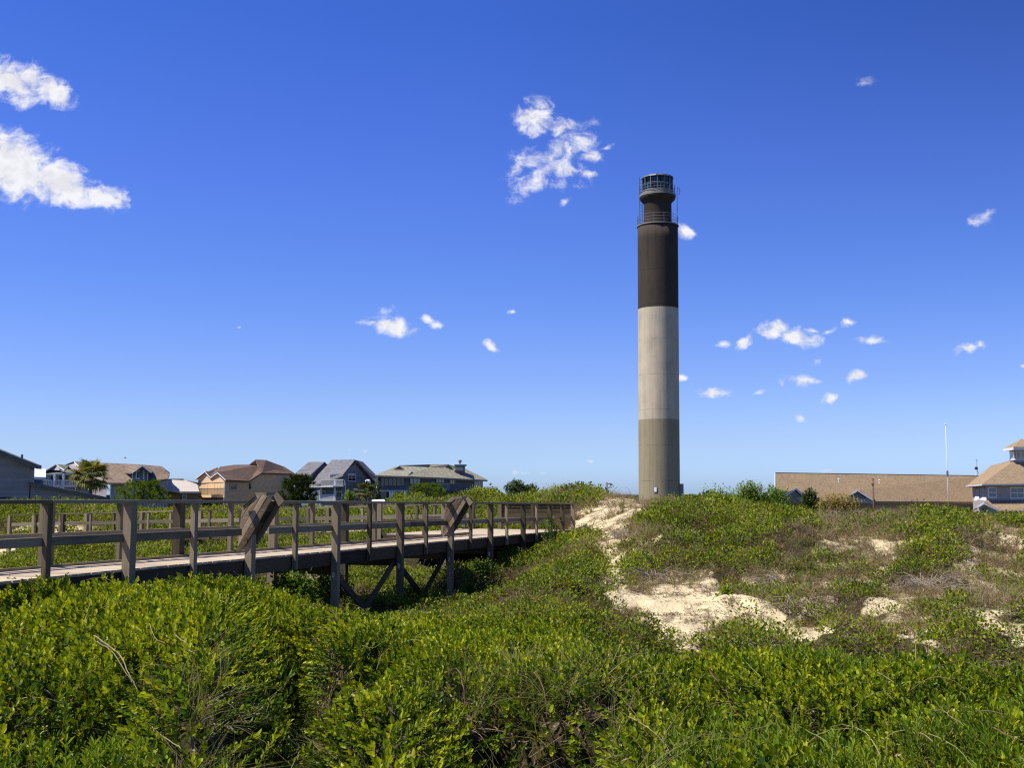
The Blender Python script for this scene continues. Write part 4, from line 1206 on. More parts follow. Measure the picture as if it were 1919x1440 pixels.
def build_back_walk():
    d = Vector((-23.5, 11, 0)); st = 1.83
    deck = lambda k: -1.38 - .045 * k
    W = Walk('boardwalk', P(400, 985, 55), 'lower timber boardwalk behind the main one, dropping towards the left', (-2.3, 46.6), d, 1.4, deck, 1.02, st)
    # near (camera) side is the left-hand edge here
    W.n = -W.n
    N_ = 14
    m = MB(); n = int(N_ * st / .15)
    for i in range(n):
        k = (i + .5) * .15 / st
        m.obox(W.pt(k, -W.w / 2, -.02), W.n * (W.w / 2), W.d * .07, UP * .02)
    m.build('deck', 'wood_deck', W.root)
    for off in (.06, -W.w - .06):
        m = MB(); m.beam(W.pt(0, off * .3, -.17), W.pt(N_, off * .3, -.17), .05, .25); m.build('rim_beam', 'wood_dark', W.root)
        for k in range(N_ + 1):
            p = W.pt(k, off); zb = gz(p.x, p.y) - .3 - p.z if k % 2 == 0 else -.3
            m = MB(); t = .17 if k % 2 == 0 else .11
            m.beam(W.pt(k, off, zb), W.pt(k, off, W.rh), t, t, W.d); m.build('post', 'wood_post', W.root)
        for nm, zc_, w_, h_ in (('top_rail', W.rh + .02, .15, .045), ('mid_rail', W.rh - .46, .06, .16)):
            m = MB()
            for k in range(0, N_, 2): m.beam(W.pt(k + .003, off, zc_), W.pt(min(k + 2, N_) - .003, off, zc_), w_, h_)
            m.build(nm, 'wood_rail', W.root)
    return W
build_back_walk()

# ------------------------------------------------------------------ houses
mat_siding('siding_gray', (.29, .265, .225)); mat_siding('siding_slate', (.37, .33, .33)); mat_siding('siding_blue', (.13, .168, .205))
mat_siding('siding_navy', (.125, .122, .138)); mat_siding('siding_royal', (.06, .10, .22)); mat_siding('siding_brown', (.30, .21, .13), .16)
mat_siding('siding_lavender', (.42, .37, .36), .18, .08); mat_plain('stucco_tan', (.66, .47, .27), .9, .15, .07, 1.5)
mat_siding('siding_pale', (.40, .40, .38), .18, .08)
mat_shingle('roof_gray', (.15, .148, .15)); mat_shingle('roof_green', (.17, .175, .125)); mat_shingle('roof_brown', (.19, .14, .095))
mat_shingle('roof_rust', (.13, .085, .06)); mat_shingle('roof_olive', (.25, .235, .165)); mat_shingle('roof_tan', (.30, .215, .122), .16, .22)
mat_plain('roof_cream', (.50, .45, .36), .8, .2, .08, .6); mat_shingle('roof_dark', (.13, .13, .11)); mat_plain('roof_white', (.60, .62, .64), .6, .3, .04, .5)
mat_plain('soffit', (.28, .27, .25), .8, .2, .1, 2)

class House:
    def __init__(s, name, label, cat, px, Y, group='beach houses beyond the dunes'):
        q = P(px, 930, Y); s.zb = gz(q.x, Y) - .3
        s.root = thing(name, (q.x, Y, s.zb), label, cat, group)
        s.roof_obj = None
    def wall(s, name, mat, corners, zb=None, parent=None):
        "corners: (px, py at the top, Y) in order round the plan; closed prism down to the ground"
        m = MB(); pts = [P(*c) for c in corners]; n = len(pts); z0 = s.zb if zb is None else zb
        v = [Vector((p.x, p.y, z0)) for p in pts] + pts
        f = [tuple(range(n))[::-1], tuple(range(n, 2 * n))] + [(i, (i + 1) % n, n + (i + 1) % n, n + i) for i in range(n)]
        m._add(v, f, [tuple(q) for q in v], .5)
        return m.build(name, mat, parent or s.root)
    def poly(s, name, mat, polys, t=.22, parent=None, up=(0, 0, -1)):
        m = MB()
        for pl in polys:
            m.prism([P(*c) for c in pl], Vector(up) * t, .5)
        return m.build(name, mat, parent or s.root)
    def plane(s, a, b):
        a, b = P(a[0], 930, a[1]), P(b[0], 930, b[1])
        n = (b - a).cross(UP).normalized()
        if n.y > 0: n = -n
        return a, n
    def rect(s, pl, x0, y0, x1, y1):
        a, n = pl; sd = n.cross(UP).normalized()
        q = [on_plane(x, y, a, n) for x, y in ((x0, y0), (x1, y0), (x1, y1), (x0, y1))]
        u = [(v - a).dot(sd) for v in q]; z = [v.z for v in q]
        return a, n, sd, (u[0] + u[3]) / 2, (u[1] + u[2]) / 2, (z[2] + z[3]) / 2, (z[0] + z[1]) / 2
    def panel(s, name, mat, pl, x0, y0, x1, y1, d0=0.0, d1=.06, parent=None):
        a, n, sd, u0, u1, z0, z1 = s.rect(pl, x0, y0, x1, y1)
        m = MB(); c = Vector((a.x, a.y, 0)) + sd * (u0 + u1) / 2 + UP * (z0 + z1) / 2 + n * (d0 + d1) / 2
        m.obox(c, sd * (u1 - u0) / 2, n * (d1 - d0) / 2, UP * (z1 - z0) / 2, .5)
        return m.build(name, mat, parent or s.root)
    def window(s, pl, x0, y0, x1, y1, nx=1, ny=1, frame='white_trim', pane='pane_dark', fw=.1, name='window', parent=None):
        a, n, sd, u0, u1, z0, z1 = s.rect(pl, x0, y0, x1, y1)
        if u0 > u1: u0, u1 = u1, u0
        o = Vector((a.x, a.y, 0)); m = MB()
        def bar(ua, ub, za, zb_, d=.09): m.obox(o + sd * (ua + ub) / 2 + UP * (za + zb_) / 2 + n * (d / 2), sd * (ub - ua) / 2, n * d / 2, UP * (zb_ - za) / 2, .5)
        bar(u0, u1, z0, z0 + fw); bar(u0, u1, z1 - fw, z1)
        bar(u0, u0 + fw, z0 + fw, z1 - fw); bar(u1 - fw, u1, z0 + fw, z1 - fw)
        for i in range(1, nx):
            c = u0 + (u1 - u0) * i / nx; bar(c - fw * .35, c + fw * .35, z0 + fw, z1 - fw, .075)
        for i in range(1, ny):
            c = z0 + (z1 - z0) * i / ny; bar(u0 + fw, u1 - fw, c - fw * .3, c + fw * .3, .07)
        w = m.build(name, frame, parent or s.root)
        m = MB(); m.obox(o + sd * (u0 + u1) / 2 + UP * (z0 + z1) / 2 + n * .025, sd * ((u1 - u0) / 2 - fw * .9), n * .024, UP * ((z1 - z0) / 2 - fw * .9), .5)
        m.build('pane', pane, w); return w
    def railing(s, name, mat, pts, h, floor=None, sp=.35, r=.03):
        m = MB(); q = [P(*p) for p in pts]
        for a, b in zip(q[:-1], q[1:]):
            L = (b - a).length; n = max(2, int(L / sp))
            m.beam(a + UP * h, b + UP * h, .09, .09); m.beam(a + UP * .12, b + UP * .12, .06, .06)
            for i in range(n + 1):
                c = a.lerp(b, i / n); m.beam(c + UP * .1, c + UP * (h - .04), r * 2, r * 2, (0, 1, 0))
        return m.build(name, mat, s.root)
    def post(s, px, y0, y1, Y, r=.12, mat='white_trim', name='post'):
        m = MB(); a = P(px, y0, Y); b = P(px, y1, Y); b.x, b.y = a.x, a.y
        m.beam(b, a, r * 2, r * 2, (0, 1, 0)); return m.build(name, mat, s.root)

# 1 the near gray house at the left edge
H = House('gray_house', 'dark gray sided house with a sloping roof edge at the left border', 'house', 20, 75)
A1 = P(-250, 860, 71.6); W1 = lambda px: None
def line_y(px, x0=-32.2, y0=75.0, sl=.35):
    u = (px - CX) / F
    x = (x0 - y0 / sl * 0 + 0); # solve x = u*y ; y = y0 + sl*(x-x0)
    y = (y0 - sl * x0) / (1 - sl * u)
    return y
Y0, YB, YC = line_y(-260), line_y(57), line_y(200)
H.wall('wall', 'siding_gray', [(-260, 752, Y0), (57, 872, YB), (57 + 8, 875, YB + 10), (-230, 770, Y0 + 10)])
H.wall('wall', 'siding_gray', [(57.5, 907, YB + .05), (196, 936, YC - .2), (192, 936, YC + 8), (62, 908, YB + 8)])
H.poly('roof', 'roof_dark', [[(-262, 741, Y0 - .6), (70, 871.5, YB - .5), (78, 873, YB + 11), (-232, 748, Y0 + 11)]], .28)
H.poly('roof', 'roof_dark', [[(54, 903.5, YB - .4), (204, 933, YC - .5), (198, 932, YC + 9), (62, 904.5, YB + 9)]], .22)
pl = H.plane((-260, Y0), (57, YB))
H.window(pl, -6, 932, 20, 951, 1, 1, 'dark_trim', 'pane_dark', .12)
m = MB(); q = P(41, 862, YB + .5); m.tube([q, q + UP * .35], .07, 6); m.build('vent_pipe', 'dark_trim', H.root)

# 2 royal blue building with white roof
H = House('blue_shed', 'royal blue building with a flat white roof just right of the gray house', 'building', 72, 128)
H.wall('wall', 'siding_royal', [(50, 894, 126), (78, 895, 128), (82, 895, 136), (52, 894, 134)])
H.poly('roof', 'roof_white', [[(46, 893.5, 125), (86, 895, 127), (86, 879, 138), (50, 879, 136)]], .3)

# 3 green roofed house with white porch deck
H = House('porch_house', 'house with gray green gabled roof and white railed porch behind the palm', 'house', 110, 150)
H.wall('wall', 'siding_slate', [(80, 888.5, 149), (143, 886, 153), (200, 900, 150), (200, 884, 166), (84, 880, 164)])
H.poly('roof', 'roof_green', [
 [(74, 889.8, 147), (145, 886.5, 151), (130, 872, 157), (106, 871, 157)],
 [(106, 870.6, 150.5), (130, 872.4, 150.5), (121, 882.3, 150), (120, 882, 149)],
 [(138.8, 865, 154), (183, 867, 157), (186, 886, 152), (151, 878.3, 152)],
 [(74, 889.8, 147), (106, 870.6, 150.5), (104, 871, 162), (80, 885, 162)],
 [(122.8, 871, 153), (138.8, 865, 154), (140, 865, 164), (126, 870, 164)],
 [(138.8, 865.2, 164), (183, 867.2, 165), (186, 884, 170), (128, 884, 170)],
 [(145, 886.3, 151.5), (186, 886, 152), (183, 868, 157), (139, 871, 156.5)]], .2)
H.poly('gable', 'siding_slate', [[(94, 881.2, 149.6), (106, 872.2, 150.6), (119, 882, 149.8)]], .25, None, (0, 1, 0))
H.poly('gable', 'siding_slate', [[(123.5, 871, 153.2), (138.8, 866.5, 154.2), (150.5, 878.2, 152.4), (140, 884, 152.5)]], .25, None, (0, 1, 0))
H.poly('gable_trim', 'white_trim', [[(106, 870.9, 149.7), (121, 882.2, 148.8), (119.3, 882.6, 148.8), (105.5, 872.2, 149.7)], [(138.8, 865.2, 153.2), (151.5, 878.2, 151.6), (149.6, 878.8, 151.6), (138.2, 866.6, 153.2)],
 [(74, 890, 146.8), (145, 886.8, 150.8), (145, 888.2, 150.8), (74, 891.5, 146.8)]], .1, None, (0, 1, 0))
pl = H.plane((78, 147.5), (138, 151))
for x0, x1 in ((82, 101), (103.5, 117.5), (120.5, 136)): H.window(pl, x0, 890.5, x1, 901, 1, 1, 'white_trim', 'pane_dark', .08, 'screen')
H.panel('balcony_floor', 'white_trim', pl, 76, 910.5, 142, 913, -.5, .25)
H.panel('balcony_apron', 'white_trim', pl, 78, 900.8, 140, 902, .1, .22)
H.railing('balcony_railing', 'white_trim', [(78, 911.5, 147.2), (139, 911.8, 150.7)], .78, None, .22, .035)
for x in (80.3, 102.2, 118.8): H.post(x, 888.5, 932, 147.0 + (x - 78) * .058, .13)

# 4 brown roofed slate house with dormer
H = House('dormer_house', 'slate blue house with brown roof and one white-framed dormer window', 'house', 255, 150)
H.wall('wall', 'siding_slate', [(207, 904, 147), (250, 905.5, 148), (316, 896, 156), (316, 890, 170), (210, 896, 168)])
H.poly('roof', 'roof_brown', [
 [(183, 867.3, 158), (210, 869, 157), (199, 905, 146), (186, 886, 151)],
 [(210, 869, 157), (258, 870.6, 157.5), (303, 874.4, 160), (318, 889, 156), (314, 898, 152), (246, 906, 146.5), (199, 905, 146)],
 [(183, 867.4, 158), (258, 870.7, 158), (303, 874.5, 160.5), (318, 886, 172), (190, 884, 172)]], .22)
H.wall('dormer', 'siding_blue', [(247.6, 886, 147.5), (266, 874, 147.6), (278, 884, 148), (277, 885, 154), (250, 885, 154)], P(262, 902, 147.5).z)
H.poly('dormer_roof', 'roof_brown', [[(266, 872.5, 146.6), (246, 886.5, 146.4), (229.8, 885, 154), (233.5, 873.7, 156.5)], [(266, 872.5, 146.6), (283, 886, 147), (287, 884, 154.5), (270, 873.5, 156)]], .16)
H.poly('dormer_trim', 'white_trim', [[(266, 872.3, 146.4), (283.5, 886, 146.8), (281.5, 886.8, 146.8), (266, 874.6, 146.4)], [(266, 872.3, 146.4), (246, 886.4, 146.2), (248, 887.2, 146.2), (266, 874.6, 146.4)]], .1, None, (0, 1, 0))
pl = H.plane((247.6, 147.45), (278, 147.95))
H.window(pl, 254.5, 882, 270.5, 898.3, 2, 1, 'white_paint', 'pane_dark', .12)
H.panel('corner_trim', 'white_trim', pl, 247.2, 886, 248.8, 901.5, 0, .06); H.panel('corner_trim', 'white_trim', pl, 276.2, 886, 277.6, 901.5, 0, .06)
pl = H.plane((207, 147), (250, 148)); H.panel('corner_trim', 'white_trim', pl, 206.4, 904.5, 208.4, 934, 0, .08)

# 5 cream low roofed house
H = House('low_house', 'low brown house under a broad cream hipped roof, left of the tan house', 'house', 340, 160)
H.wall('wall', 'siding_brown', [(305, 921, 158), (372, 921.5, 160), (372, 920, 172), (305, 919, 170)])
H.wall('porch_wall', 'siding_brown', [(221, 918, 156), (300, 919, 158), (300, 919, 164), (221, 918, 164)])
H.poly('roof', 'roof_cream', [[(292, 914, 155), (340, 921.8, 155.5), (374, 921.8, 157.5), (369, 908, 164), (344, 898.7, 166), (314, 899, 165)], [(292, 914, 155), (314, 899, 165.2), (344, 898.9, 166.2), (374, 906, 176), (290, 912, 176)],
 [(217, 917, 155), (297, 917.5, 155.3), (300, 911, 162), (236, 912.5, 162)]], .25)
pl = H.plane((305, 158), (372, 160)); H.window(pl, 341.3, 923, 350, 936.5, 1, 2, 'white_trim', 'pane_warm', .12)
H.panel('ridge_vent', 'dark_trim', H.plane((320, 165), (345, 165)), 318, 898, 344, 899.4, -.3, .3)

# 6 tan stucco house
H = House('tan_house', 'tan stucco house with brown gabled roofs and arched balcony doors', 'house', 450, 165)
K = 163.0
H.wall('wall', 'stucco_tan', [(372, 897, 174), (420.5, 898, K), (466, 902, 171), (492, 887.5, 174), (551, 888.5, 184), (540, 885, 196), (400, 885, 196)])
H.wall('gable', 'stucco_tan', [(371, 897.5, 173.8), (384, 885.5, 170.8), (394, 895, 168.6), (407.5, 887.5, 165.6), (421, 899, 162.7), (426, 899, 168), (395, 890, 180), (385, 889, 182)], P(400, 905, 167).z)
H.poly('roof', 'roof_rust', [
 [(384, 883.6, 170), (394, 895, 168), (408, 876, 182), (390, 884, 184)],
 [(384, 883.6, 170), (365, 898, 173.5), (372, 896, 184), (386, 884, 186)],
 [(407.5, 885.8, 164.8), (423, 899.7, 161.8), (466.7, 901.8, 169.5), (491, 886.3, 173), (488, 871.5, 180), (436.7, 872, 180), (413, 875, 176)],
 [(407.5, 885.8, 164.8), (394, 895.2, 168), (401, 884, 174), (413, 875.2, 176)],
 [(413, 875, 175.5), (401, 885, 178), (404, 884, 186), (437, 872, 184)],
 [(479, 861.7, 178), (498, 862.5, 180), (534, 876.2, 186), (553, 888.8, 184.5), (491, 886.5, 172.8), (484, 878, 175)],
 [(479, 861.7, 178), (465, 872.5, 180), (470, 873, 190), (498, 863, 190)],
 [(498, 862.5, 180), (534, 876, 186), (553, 888, 198), (460, 886, 200), (479, 862, 190)],
 [(436.7, 871.7, 180), (480, 871.2, 180), (470, 886, 200), (404, 886, 200)]], .22)
H.poly('gable_wall', 'siding_brown', [[(467.5, 871.2, 179), (479, 863, 178.3), (487.5, 871.2, 178.8)], [(402.5, 884.5, 176), (413, 876.5, 175.8), (421.5, 884, 175.9)]], .2, None, (0, 1, 0))
def rake(pa, pb, w=1.5): return [(pa[0], pa[1], pa[2]), (pb[0], pb[1], pb[2]), (pb[0] - .3, pb[1] + w, pb[2]), (pa[0] - .1, pa[1] + w, pa[2])]
H.poly('rake_trim', 'white_trim', [rake((384, 883.8, 169.7), (394.2, 895.3, 167.6)), rake((384, 883.8, 169.7), (365.5, 898, 173.2)), rake((407.5, 886, 164.4), (422.6, 899.8, 161.5)), rake((407.5, 886, 164.4), (394.5, 895.4, 167.6)),
 rake((479, 862, 177.6), (488, 871.6, 178.4)), rake((413, 875.3, 175.2), (422, 884.4, 175.6))], .12, None, (0, 1, 0))
pl = H.plane((372, 174), (420.5, K))
for x0, x1 in ((378.5, 390), (402, 413.5)):
    H.window(pl, x0, 903, x1, 926, 2, 1, 'stucco_tan', 'pane_teal', .14, 'french_door')
    H.window(pl, x0 + .5, 895.5, x1 - .5, 903.3, 1, 1, 'stucco_tan', 'pane_teal', .10, 'transom_window')
H.panel('balcony_floor', 'stucco_tan', pl, 362, 928, 419, 933, 0, 1.8)
H.railing('balcony_railing', 'dark_trim', [(362.5, 929, 173.2), (415.5, 929, 160.8), (419.5, 929, 161.8)], 1.0, None, .3, .02)
H.panel('garage_shade', 'pane_warm', pl, 374, 936, 416, 960, 0, .05)  # dark sheet on the wall stands for the shade inside the garage
pl = H.plane((420.5, K), (466, 171))
H.window(pl, 431, 906, 443.5, 920, 1, 1, 'stucco_tan', 'pane_teal', .12)
pl2 = H.plane((466, 171), (551, 184))
H.window(pl2, 462.8 + 4, 906, 470, 917, 1, 1, 'dark_trim', 'pane_dark', .05, 'oval_window'); H.window(pl2, 478.5, 905.5, 483, 915, 1, 1, 'dark_trim', 'pane_dark', .05, 'oval_window')
H.window(pl2, 493, 897, 497.5, 905.5, 1, 1, 'dark_trim', 'pane_dark', .05, 'oval_window'); H.window(pl2, 515.5, 890.5, 521, 898.5, 1, 1, 'stucco_tan', 'pane_teal', .07)
H.window(pl2, 504.5, 917, 514, 925, 1, 1, 'white_trim', 'pane_dark', .1)
H.panel('downspout', 'white_trim', pl, 419.6, 900, 421, 936, 0, .1)

# 7 blue gabled house
H = House('blue_house', 'blue sided house with steep gray roofs and a two-storey railed deck', 'house', 630, 168)
K = 164.0
H.wall('wall', 'siding_blue', [(577.6, 914, 177), (644, 903, K), (702.5, 905, 176), (690, 905, 190), (590, 905, 192)])
H.poly('gable', 'siding_blue', [[(644, 889.8, K), (670, 866, 169.4), (702.5, 905.2, 176), (644, 905, K)]], .25, None, (-.5, .85, 0))
H.poly('roof', 'roof_gray', [[(622.8, 862, 181), (665.5, 862, 168.3), (643, 889.6, 163), (577, 914.3, 176), (577, 910, 178)],
 [(664.7, 862, 168), (671, 865.6, 168.4), (704, 905.5, 175.4), (716, 902, 190), (680, 866, 186), (623, 862.2, 182)]], .25)
H.poly('rake_trim', 'roof_dark', [[(665.5, 862.2, 167.8), (671, 865.4, 168), (704.5, 905.8, 175), (702.5, 907, 175), (669, 867.5, 168)], [(669.5, 864, 167.8), (643, 889.5, 162.6), (643, 891.2, 162.6), (669.5, 867, 167.8)]], .1, None, (0, 1, 0))
H.wall('side_wall', 'siding_blue', [(553.5, 889, 182), (578, 890, 179), (596, 888, 186), (556, 886, 192)])
H.poly('side_roof', 'roof_gray', [[(579, 866, 187), (608.5, 866, 184), (583, 889.6, 177), (552, 888.3, 180)], [(579, 866, 187), (608.5, 866, 184), (616, 873.5, 186), (600, 889, 196), (566, 886, 197)]], .25)
H.poly('side_gable', 'siding_navy', [[(583, 890, 177.6), (608.5, 866.6, 184.4), (615.5, 873.8, 186.2), (590, 899.5, 180), (583, 902, 178)]], .25, None, (-.5, .85, 0))
pl = H.plane((577.6, 177), (644, K))
pg = H.plane((644, K), (702.5, 176))
H.window(pg, 651.5, 888.5, 666, 903.3, 2, 2, 'white_trim', 'pane_dark', .11)
H.window(pl, 619.5, 888.7, 643.6, 904, 4, 1, 'siding_blue', 'pane_teal', .14, 'glazed_door')
H.panel('deck_floor', 'siding_pale', pl, 600, 911.5, 645, 914, 0, 1.7)
H.railing('deck_railing', 'siding_pale', [(601.5, 912, 170.6), (643.5, 912.5, 161.8), (646, 912.3, 163)], 1.0, None, .25, .03)
H.post(628, 901, 942, 165.0, .14); H.post(601.8, 914, 942, 170.5, .14)
H.window(pl, 600, 920, 610, 938, 2, 1, 'white_trim', 'pane_dark', .1, 'door'); H.window(pl, 631, 921, 641, 940, 2, 1, 'white_trim', 'pane_dark', .1, 'door')
H.railing('porch_railing', 'white_trim', [(603, 940, 169.8), (626, 940, 164.9)], .95, None, .25, .03)
H.panel('downspout', 'white_trim', pg, 646, 905, 647.2, 938, 0, .1)

# 8 olive hip roofed house
H = House('hip_roof_house', 'dark slate house under a wide olive hipped roof with a square chimney', 'house', 800, 160)
H.wall('wall', 'siding_navy', [(711, 893, 154), (762.5, 894, 155), (905, 900, 176), (895, 896, 190), (730, 890, 180)])
H.poly('roof', 'roof_olive', [
 [(702, 891.3, 152.4), (763.5, 893, 153.4), (773, 883, 158), (753.8, 873.6, 164), (748, 872.6, 164)],
 [(763.5, 893, 153.4), (842, 896.3, 165), (913.5, 900.2, 175.6), (874, 879.8, 178), (849, 874, 176), (840, 870.8, 174), (808, 870.8, 170), (803.6, 876.2, 168), (753.8, 873.5, 164)],
 [(702, 891.3, 152.4), (748, 872.6, 164), (770, 880, 186), (725, 889, 184)],
 [(748, 872.6, 164), (808, 870.9, 170), (840, 870.9, 174), (874, 880, 178), (913.5, 899.5, 175.6), (900, 896, 194), (735, 889, 186)]], .25)
H.poly('gablet', 'siding_navy', [[(735.5, 880.3, 158.6), (748, 872.8, 158.2), (758, 879.8, 158.8)], [(832, 878, 172.2), (840.5, 871.3, 172.4), (849.5, 880.4, 173)]], .3, None, (0, 1, 0))
H.poly('fascia', 'soffit', [[(701.5, 891.4, 152), (763.5, 893.1, 153), (763.5, 894.6, 153), (701.5, 892.8, 152)], [(763.8, 893.1, 153), (913.8, 900.3, 175.2), (913.8, 901.8, 175.2), (763.8, 894.6, 153)]], .1, None, (0, 1, 0))
H.poly('rake_trim', 'white_trim', [[(748, 872.2, 157.8), (759, 880.2, 158.3), (757.5, 880.6, 158.3), (747.7, 873.8, 157.8)], [(748, 872.2, 157.8), (735, 880.4, 158.2), (736.5, 880.8, 158.2), (747.7, 873.8, 157.8)]], .1, None, (0, 1, 0))
pl = H.plane((711, 154), (762.5, 155)); pr = H.plane((762.5, 155), (905, 176))
H.window(pl, 712.5, 895, 759, 912.5, 6, 1, 'siding_navy', 'pane_dark', .16, 'sunroom_window')
H.panel('skirt_roof', 'siding_pale', pl, 711, 919, 762, 922.3, 0, .9); H.panel('undercroft_shade', 'pane_warm', pl, 712, 923, 761, 940, 0, .05)  # second panel: dark sheet standing for the shaded space under the house
for x in (731, 735.5, 760): H.post(x, 922, 942, 153.2, .12)
H.post(709.8, 893, 942, 153.8, .13, 'dark_trim')
H.window(pr, 767, 895.5, 788, 909.5, 3, 1, 'siding_navy', 'pane_dark', .14); H.window(pr, 816, 896.3, 833, 906.8, 3, 1, 'dark_trim', 'pane_dark', .14)
H.window(pr, 842, 897.5, 852.5, 909, 2, 1, 'siding_brown', 'pane_warm', .16); H.window(pr, 888, 899.5, 904, 912.5, 4, 1, 'siding_pale', 'pane_dark', .14)
H.panel('deck_floor', 'dark_trim', pr, 800, 919, 880, 921.5, 0, 1.6); 
H.railing('deck_railing', 'siding_pale', [(806, 920, 159.8), (842, 920, 165)], 1.0, None, .25, .03)
ch = H.wall('chimney', 'siding_navy', [(853.5, 872.5, 171), (868.5, 872.5, 171.6), (871.5, 872.3, 174), (856, 872, 174)], P(860, 890, 172).z)
H.poly('chimney_panel', 'siding_pale', [[(854, 875.5, 170.9), (868, 875.5, 171.5), (868, 883.5, 171.5), (854, 881.5, 170.9)]], .06, ch, (0, 1, 0))
H.poly('chimney_cap', 'siding_blue', [[(851.5, 871.4, 170.5), (872.5, 871.4, 171.2), (874.5, 870.8, 174.6), (853, 870.6, 174.2)]], .25, ch)
m = MB(); q = P(862, 870, 172.4); m.tube([q, q + UP * .3, q + UP * .32, q + UP * .6], [.14, .14, .3, .26], 10); m.build('chimney_pot', 'gray_metal', ch)
m = MB(); q = P(855, 883.5, 166); m.obox(q, (.25, 0, 0), (0, .2, 0), (0, 0, .12)); m.build('roof_vent', 'dark_trim', H.root)

# 9 small far house
H = House('far_house', 'small gray house showing its roof edge right of the olive roofed house', 'house', 921, 205)
H.wall('wall', 'siding_gray', [(908, 916.5, 204), (931, 916.5, 206), (931, 916, 214), (908, 916, 212)])
H.poly('roof', 'roof_gray', [[(906, 916, 203), (933, 916, 205), (932, 912.6, 211), (908, 912.6, 209)], [(908, 912.7, 209), (932, 912.7, 211), (933, 915, 218), (906, 915, 216)]], .3)

# 10 long station building on the right
H = House('station_building', 'long station building with wide tan shingle roof and hipped tower block', 'building', 1700, 158, None)
H.wall('wing_wall', 'siding_lavender', [(1456, 934, 148), (1830, 938, 170), (1836, 936, 184), (1460, 932, 164)])
H.poly('wing_roof', 'roof_tan', [[(1452.5, 886.5, 150), (1838, 892.2, 174), (1829, 941, 166), (1452.5, 939, 143)], [(1452.5, 886.6, 150.2), (1838, 892.3, 174.2), (1846, 935, 186), (1460, 934, 162)]], .3)
H.poly('ridge_cap', 'roof_dark', [[(1452.3, 885.9, 149.9), (1838, 891.6, 173.9), (1838, 892.9, 174.1), (1452.3, 887.2, 150.1)]], .15, None, (0, 1, 0))
H.poly('rake_trim', 'white_trim', [[(1452, 886.5, 149.8), (1452, 939, 142.8), (1453, 939, 142.8), (1453, 886.5, 149.8)]], .1, None, (0, 1, 0))
for ax, ay, lx, ly, rx, ry, Yd in ((1491.5, 915.7, 1469, 931, 1507.5, 930, 145.6), (1607, 918.6, 1584, 932.5, 1637, 936.8, 150.5)):
    H.poly('dormer_wall', 'siding_pale', [[(lx + 2, ly + 8, Yd), (lx + 2, ly, Yd), (ax, ay + 1.5, Yd), (rx - 2, ry, Yd), (rx - 2, ry + 8, Yd)]], .2, None, (0, 1, 0))
    H.poly('dormer_roof', 'roof_tan', [[(ax, ay, Yd - .5), (rx, ry, Yd - .5), (rx + 4, ry - 2, Yd + 7), (ax + 4, ay, Yd + 7)], [(ax, ay, Yd - .5), (lx, ly, Yd - .5), (lx + 5, ly - 2, Yd + 7), (ax + 4, ay, Yd + 7)]], .14)
    H.poly('dormer_trim', 'white_trim', [[(ax, ay + .2, Yd - .6), (rx, ry + .2, Yd - .6), (rx - 2.4, ry + 1.6, Yd - .6), (ax, ay + 2.8, Yd - .6)], [(ax, ay + .2, Yd - .6), (lx, ly + .2, Yd - .6), (lx + 2.4, ly + 1.2, Yd - .6), (ax, ay + 2.8, Yd - .6)]], .12, None, (0, 1, 0))
    m = MB(); c = P((ax * .6 + (lx + rx) * .2), ly + 2, Yd - .08)
    m.prism([c + Vector((1.0 * math.cos(t), 0, 1.0 * math.sin(t))) for t in np.linspace(0, math.pi, 11)], (0, .06, 0), .5); m.build('arched_window', 'pane_dark', H.root)
for x_, y_, Yv in ((1572, 900, 149.5), (1648, 902, 154)):
    m = MB(); q = P(x_, y_, Yv); m.tube([q - UP * .3, q + UP * .12, q + UP * .13, q + UP * .2], [.08, .08, .17, .12], 8); m.build('roof_vent', 'white_paint', H.root)
# hipped block
TB = 140.0
H.wall('block_wall', 'siding_lavender', [(1822, 911, 156), (1848.5, 910, 141), (2040, 908, 152), (2040, 905, 172), (1840, 905, 172)])
H.poly('block_roof', 'roof_tan', [[(1840, 908.2, 139), (1903, 862, 152), (1960, 862, 156), (2052, 905, 151)], [(1811, 911.2, 156.5), (1840, 908.2, 139), (1903, 862, 152), (1896, 862, 156), (1881, 868, 160), (1857.5, 872.7, 166)],
 [(1903, 862.2, 152.2), (1960, 862.2, 156), (2052, 904, 151), (2060, 900, 176), (1857, 873, 168)]], .25)
H.poly('block_fascia', 'white_trim', [[(1811, 911.2, 156.2), (1840, 908.3, 138.7), (1840, 910.6, 138.7), (1811, 913, 156.2)], [(1840.2, 908.3, 138.7), (2052, 905, 150.6), (2052, 907.4, 150.6), (1840.2, 910.6, 138.7)]], .12, None, (0, 1, 0))
pl = H.plane((1848.5, 141), (2040, 152)); pw = H.plane((1822, 156), (1848.5, 141))
H.window(pl, 1850.7, 913.2, 1866.5, 934, 1, 2, 'white_paint', 'pane_blue', .16); H.window(pl, 1891.8, 913.2, 1918, 935.5, 2, 2, 'white_paint', 'pane_warm', .16)
for x0, x1 in ((1829, 1835), (1839, 1845)): H.window(pw, x0, 914, x1, 933, 1, 2, 'siding_pale', 'pane_dark', .5)
H.poly('window_box', 'white_paint', [[(1829, 938.5, 139.2), (1848, 939, 137.5), (1848, 932.5, 137.5), (1843.5, 932.5, 138), (1843.5, 935.5, 138), (1834.5, 935.5, 138.6), (1834.5, 931, 138.6), (1831, 931, 139)]], .6, None, (0, 1, 0))
H.poly('lower_roof', 'roof_tan', [[(1846, 938.2, 140.6), (2040, 938.2, 151), (2050, 960, 147), (1866, 957.5, 136)]], .2)
H.poly('gutter', 'white_trim', [[(1876, 957.6, 135.8), (2050, 959.5, 146.6), (2050, 962.5, 146.6), (1876, 960.8, 135.8)]], .2, None, (0, 1, 0))
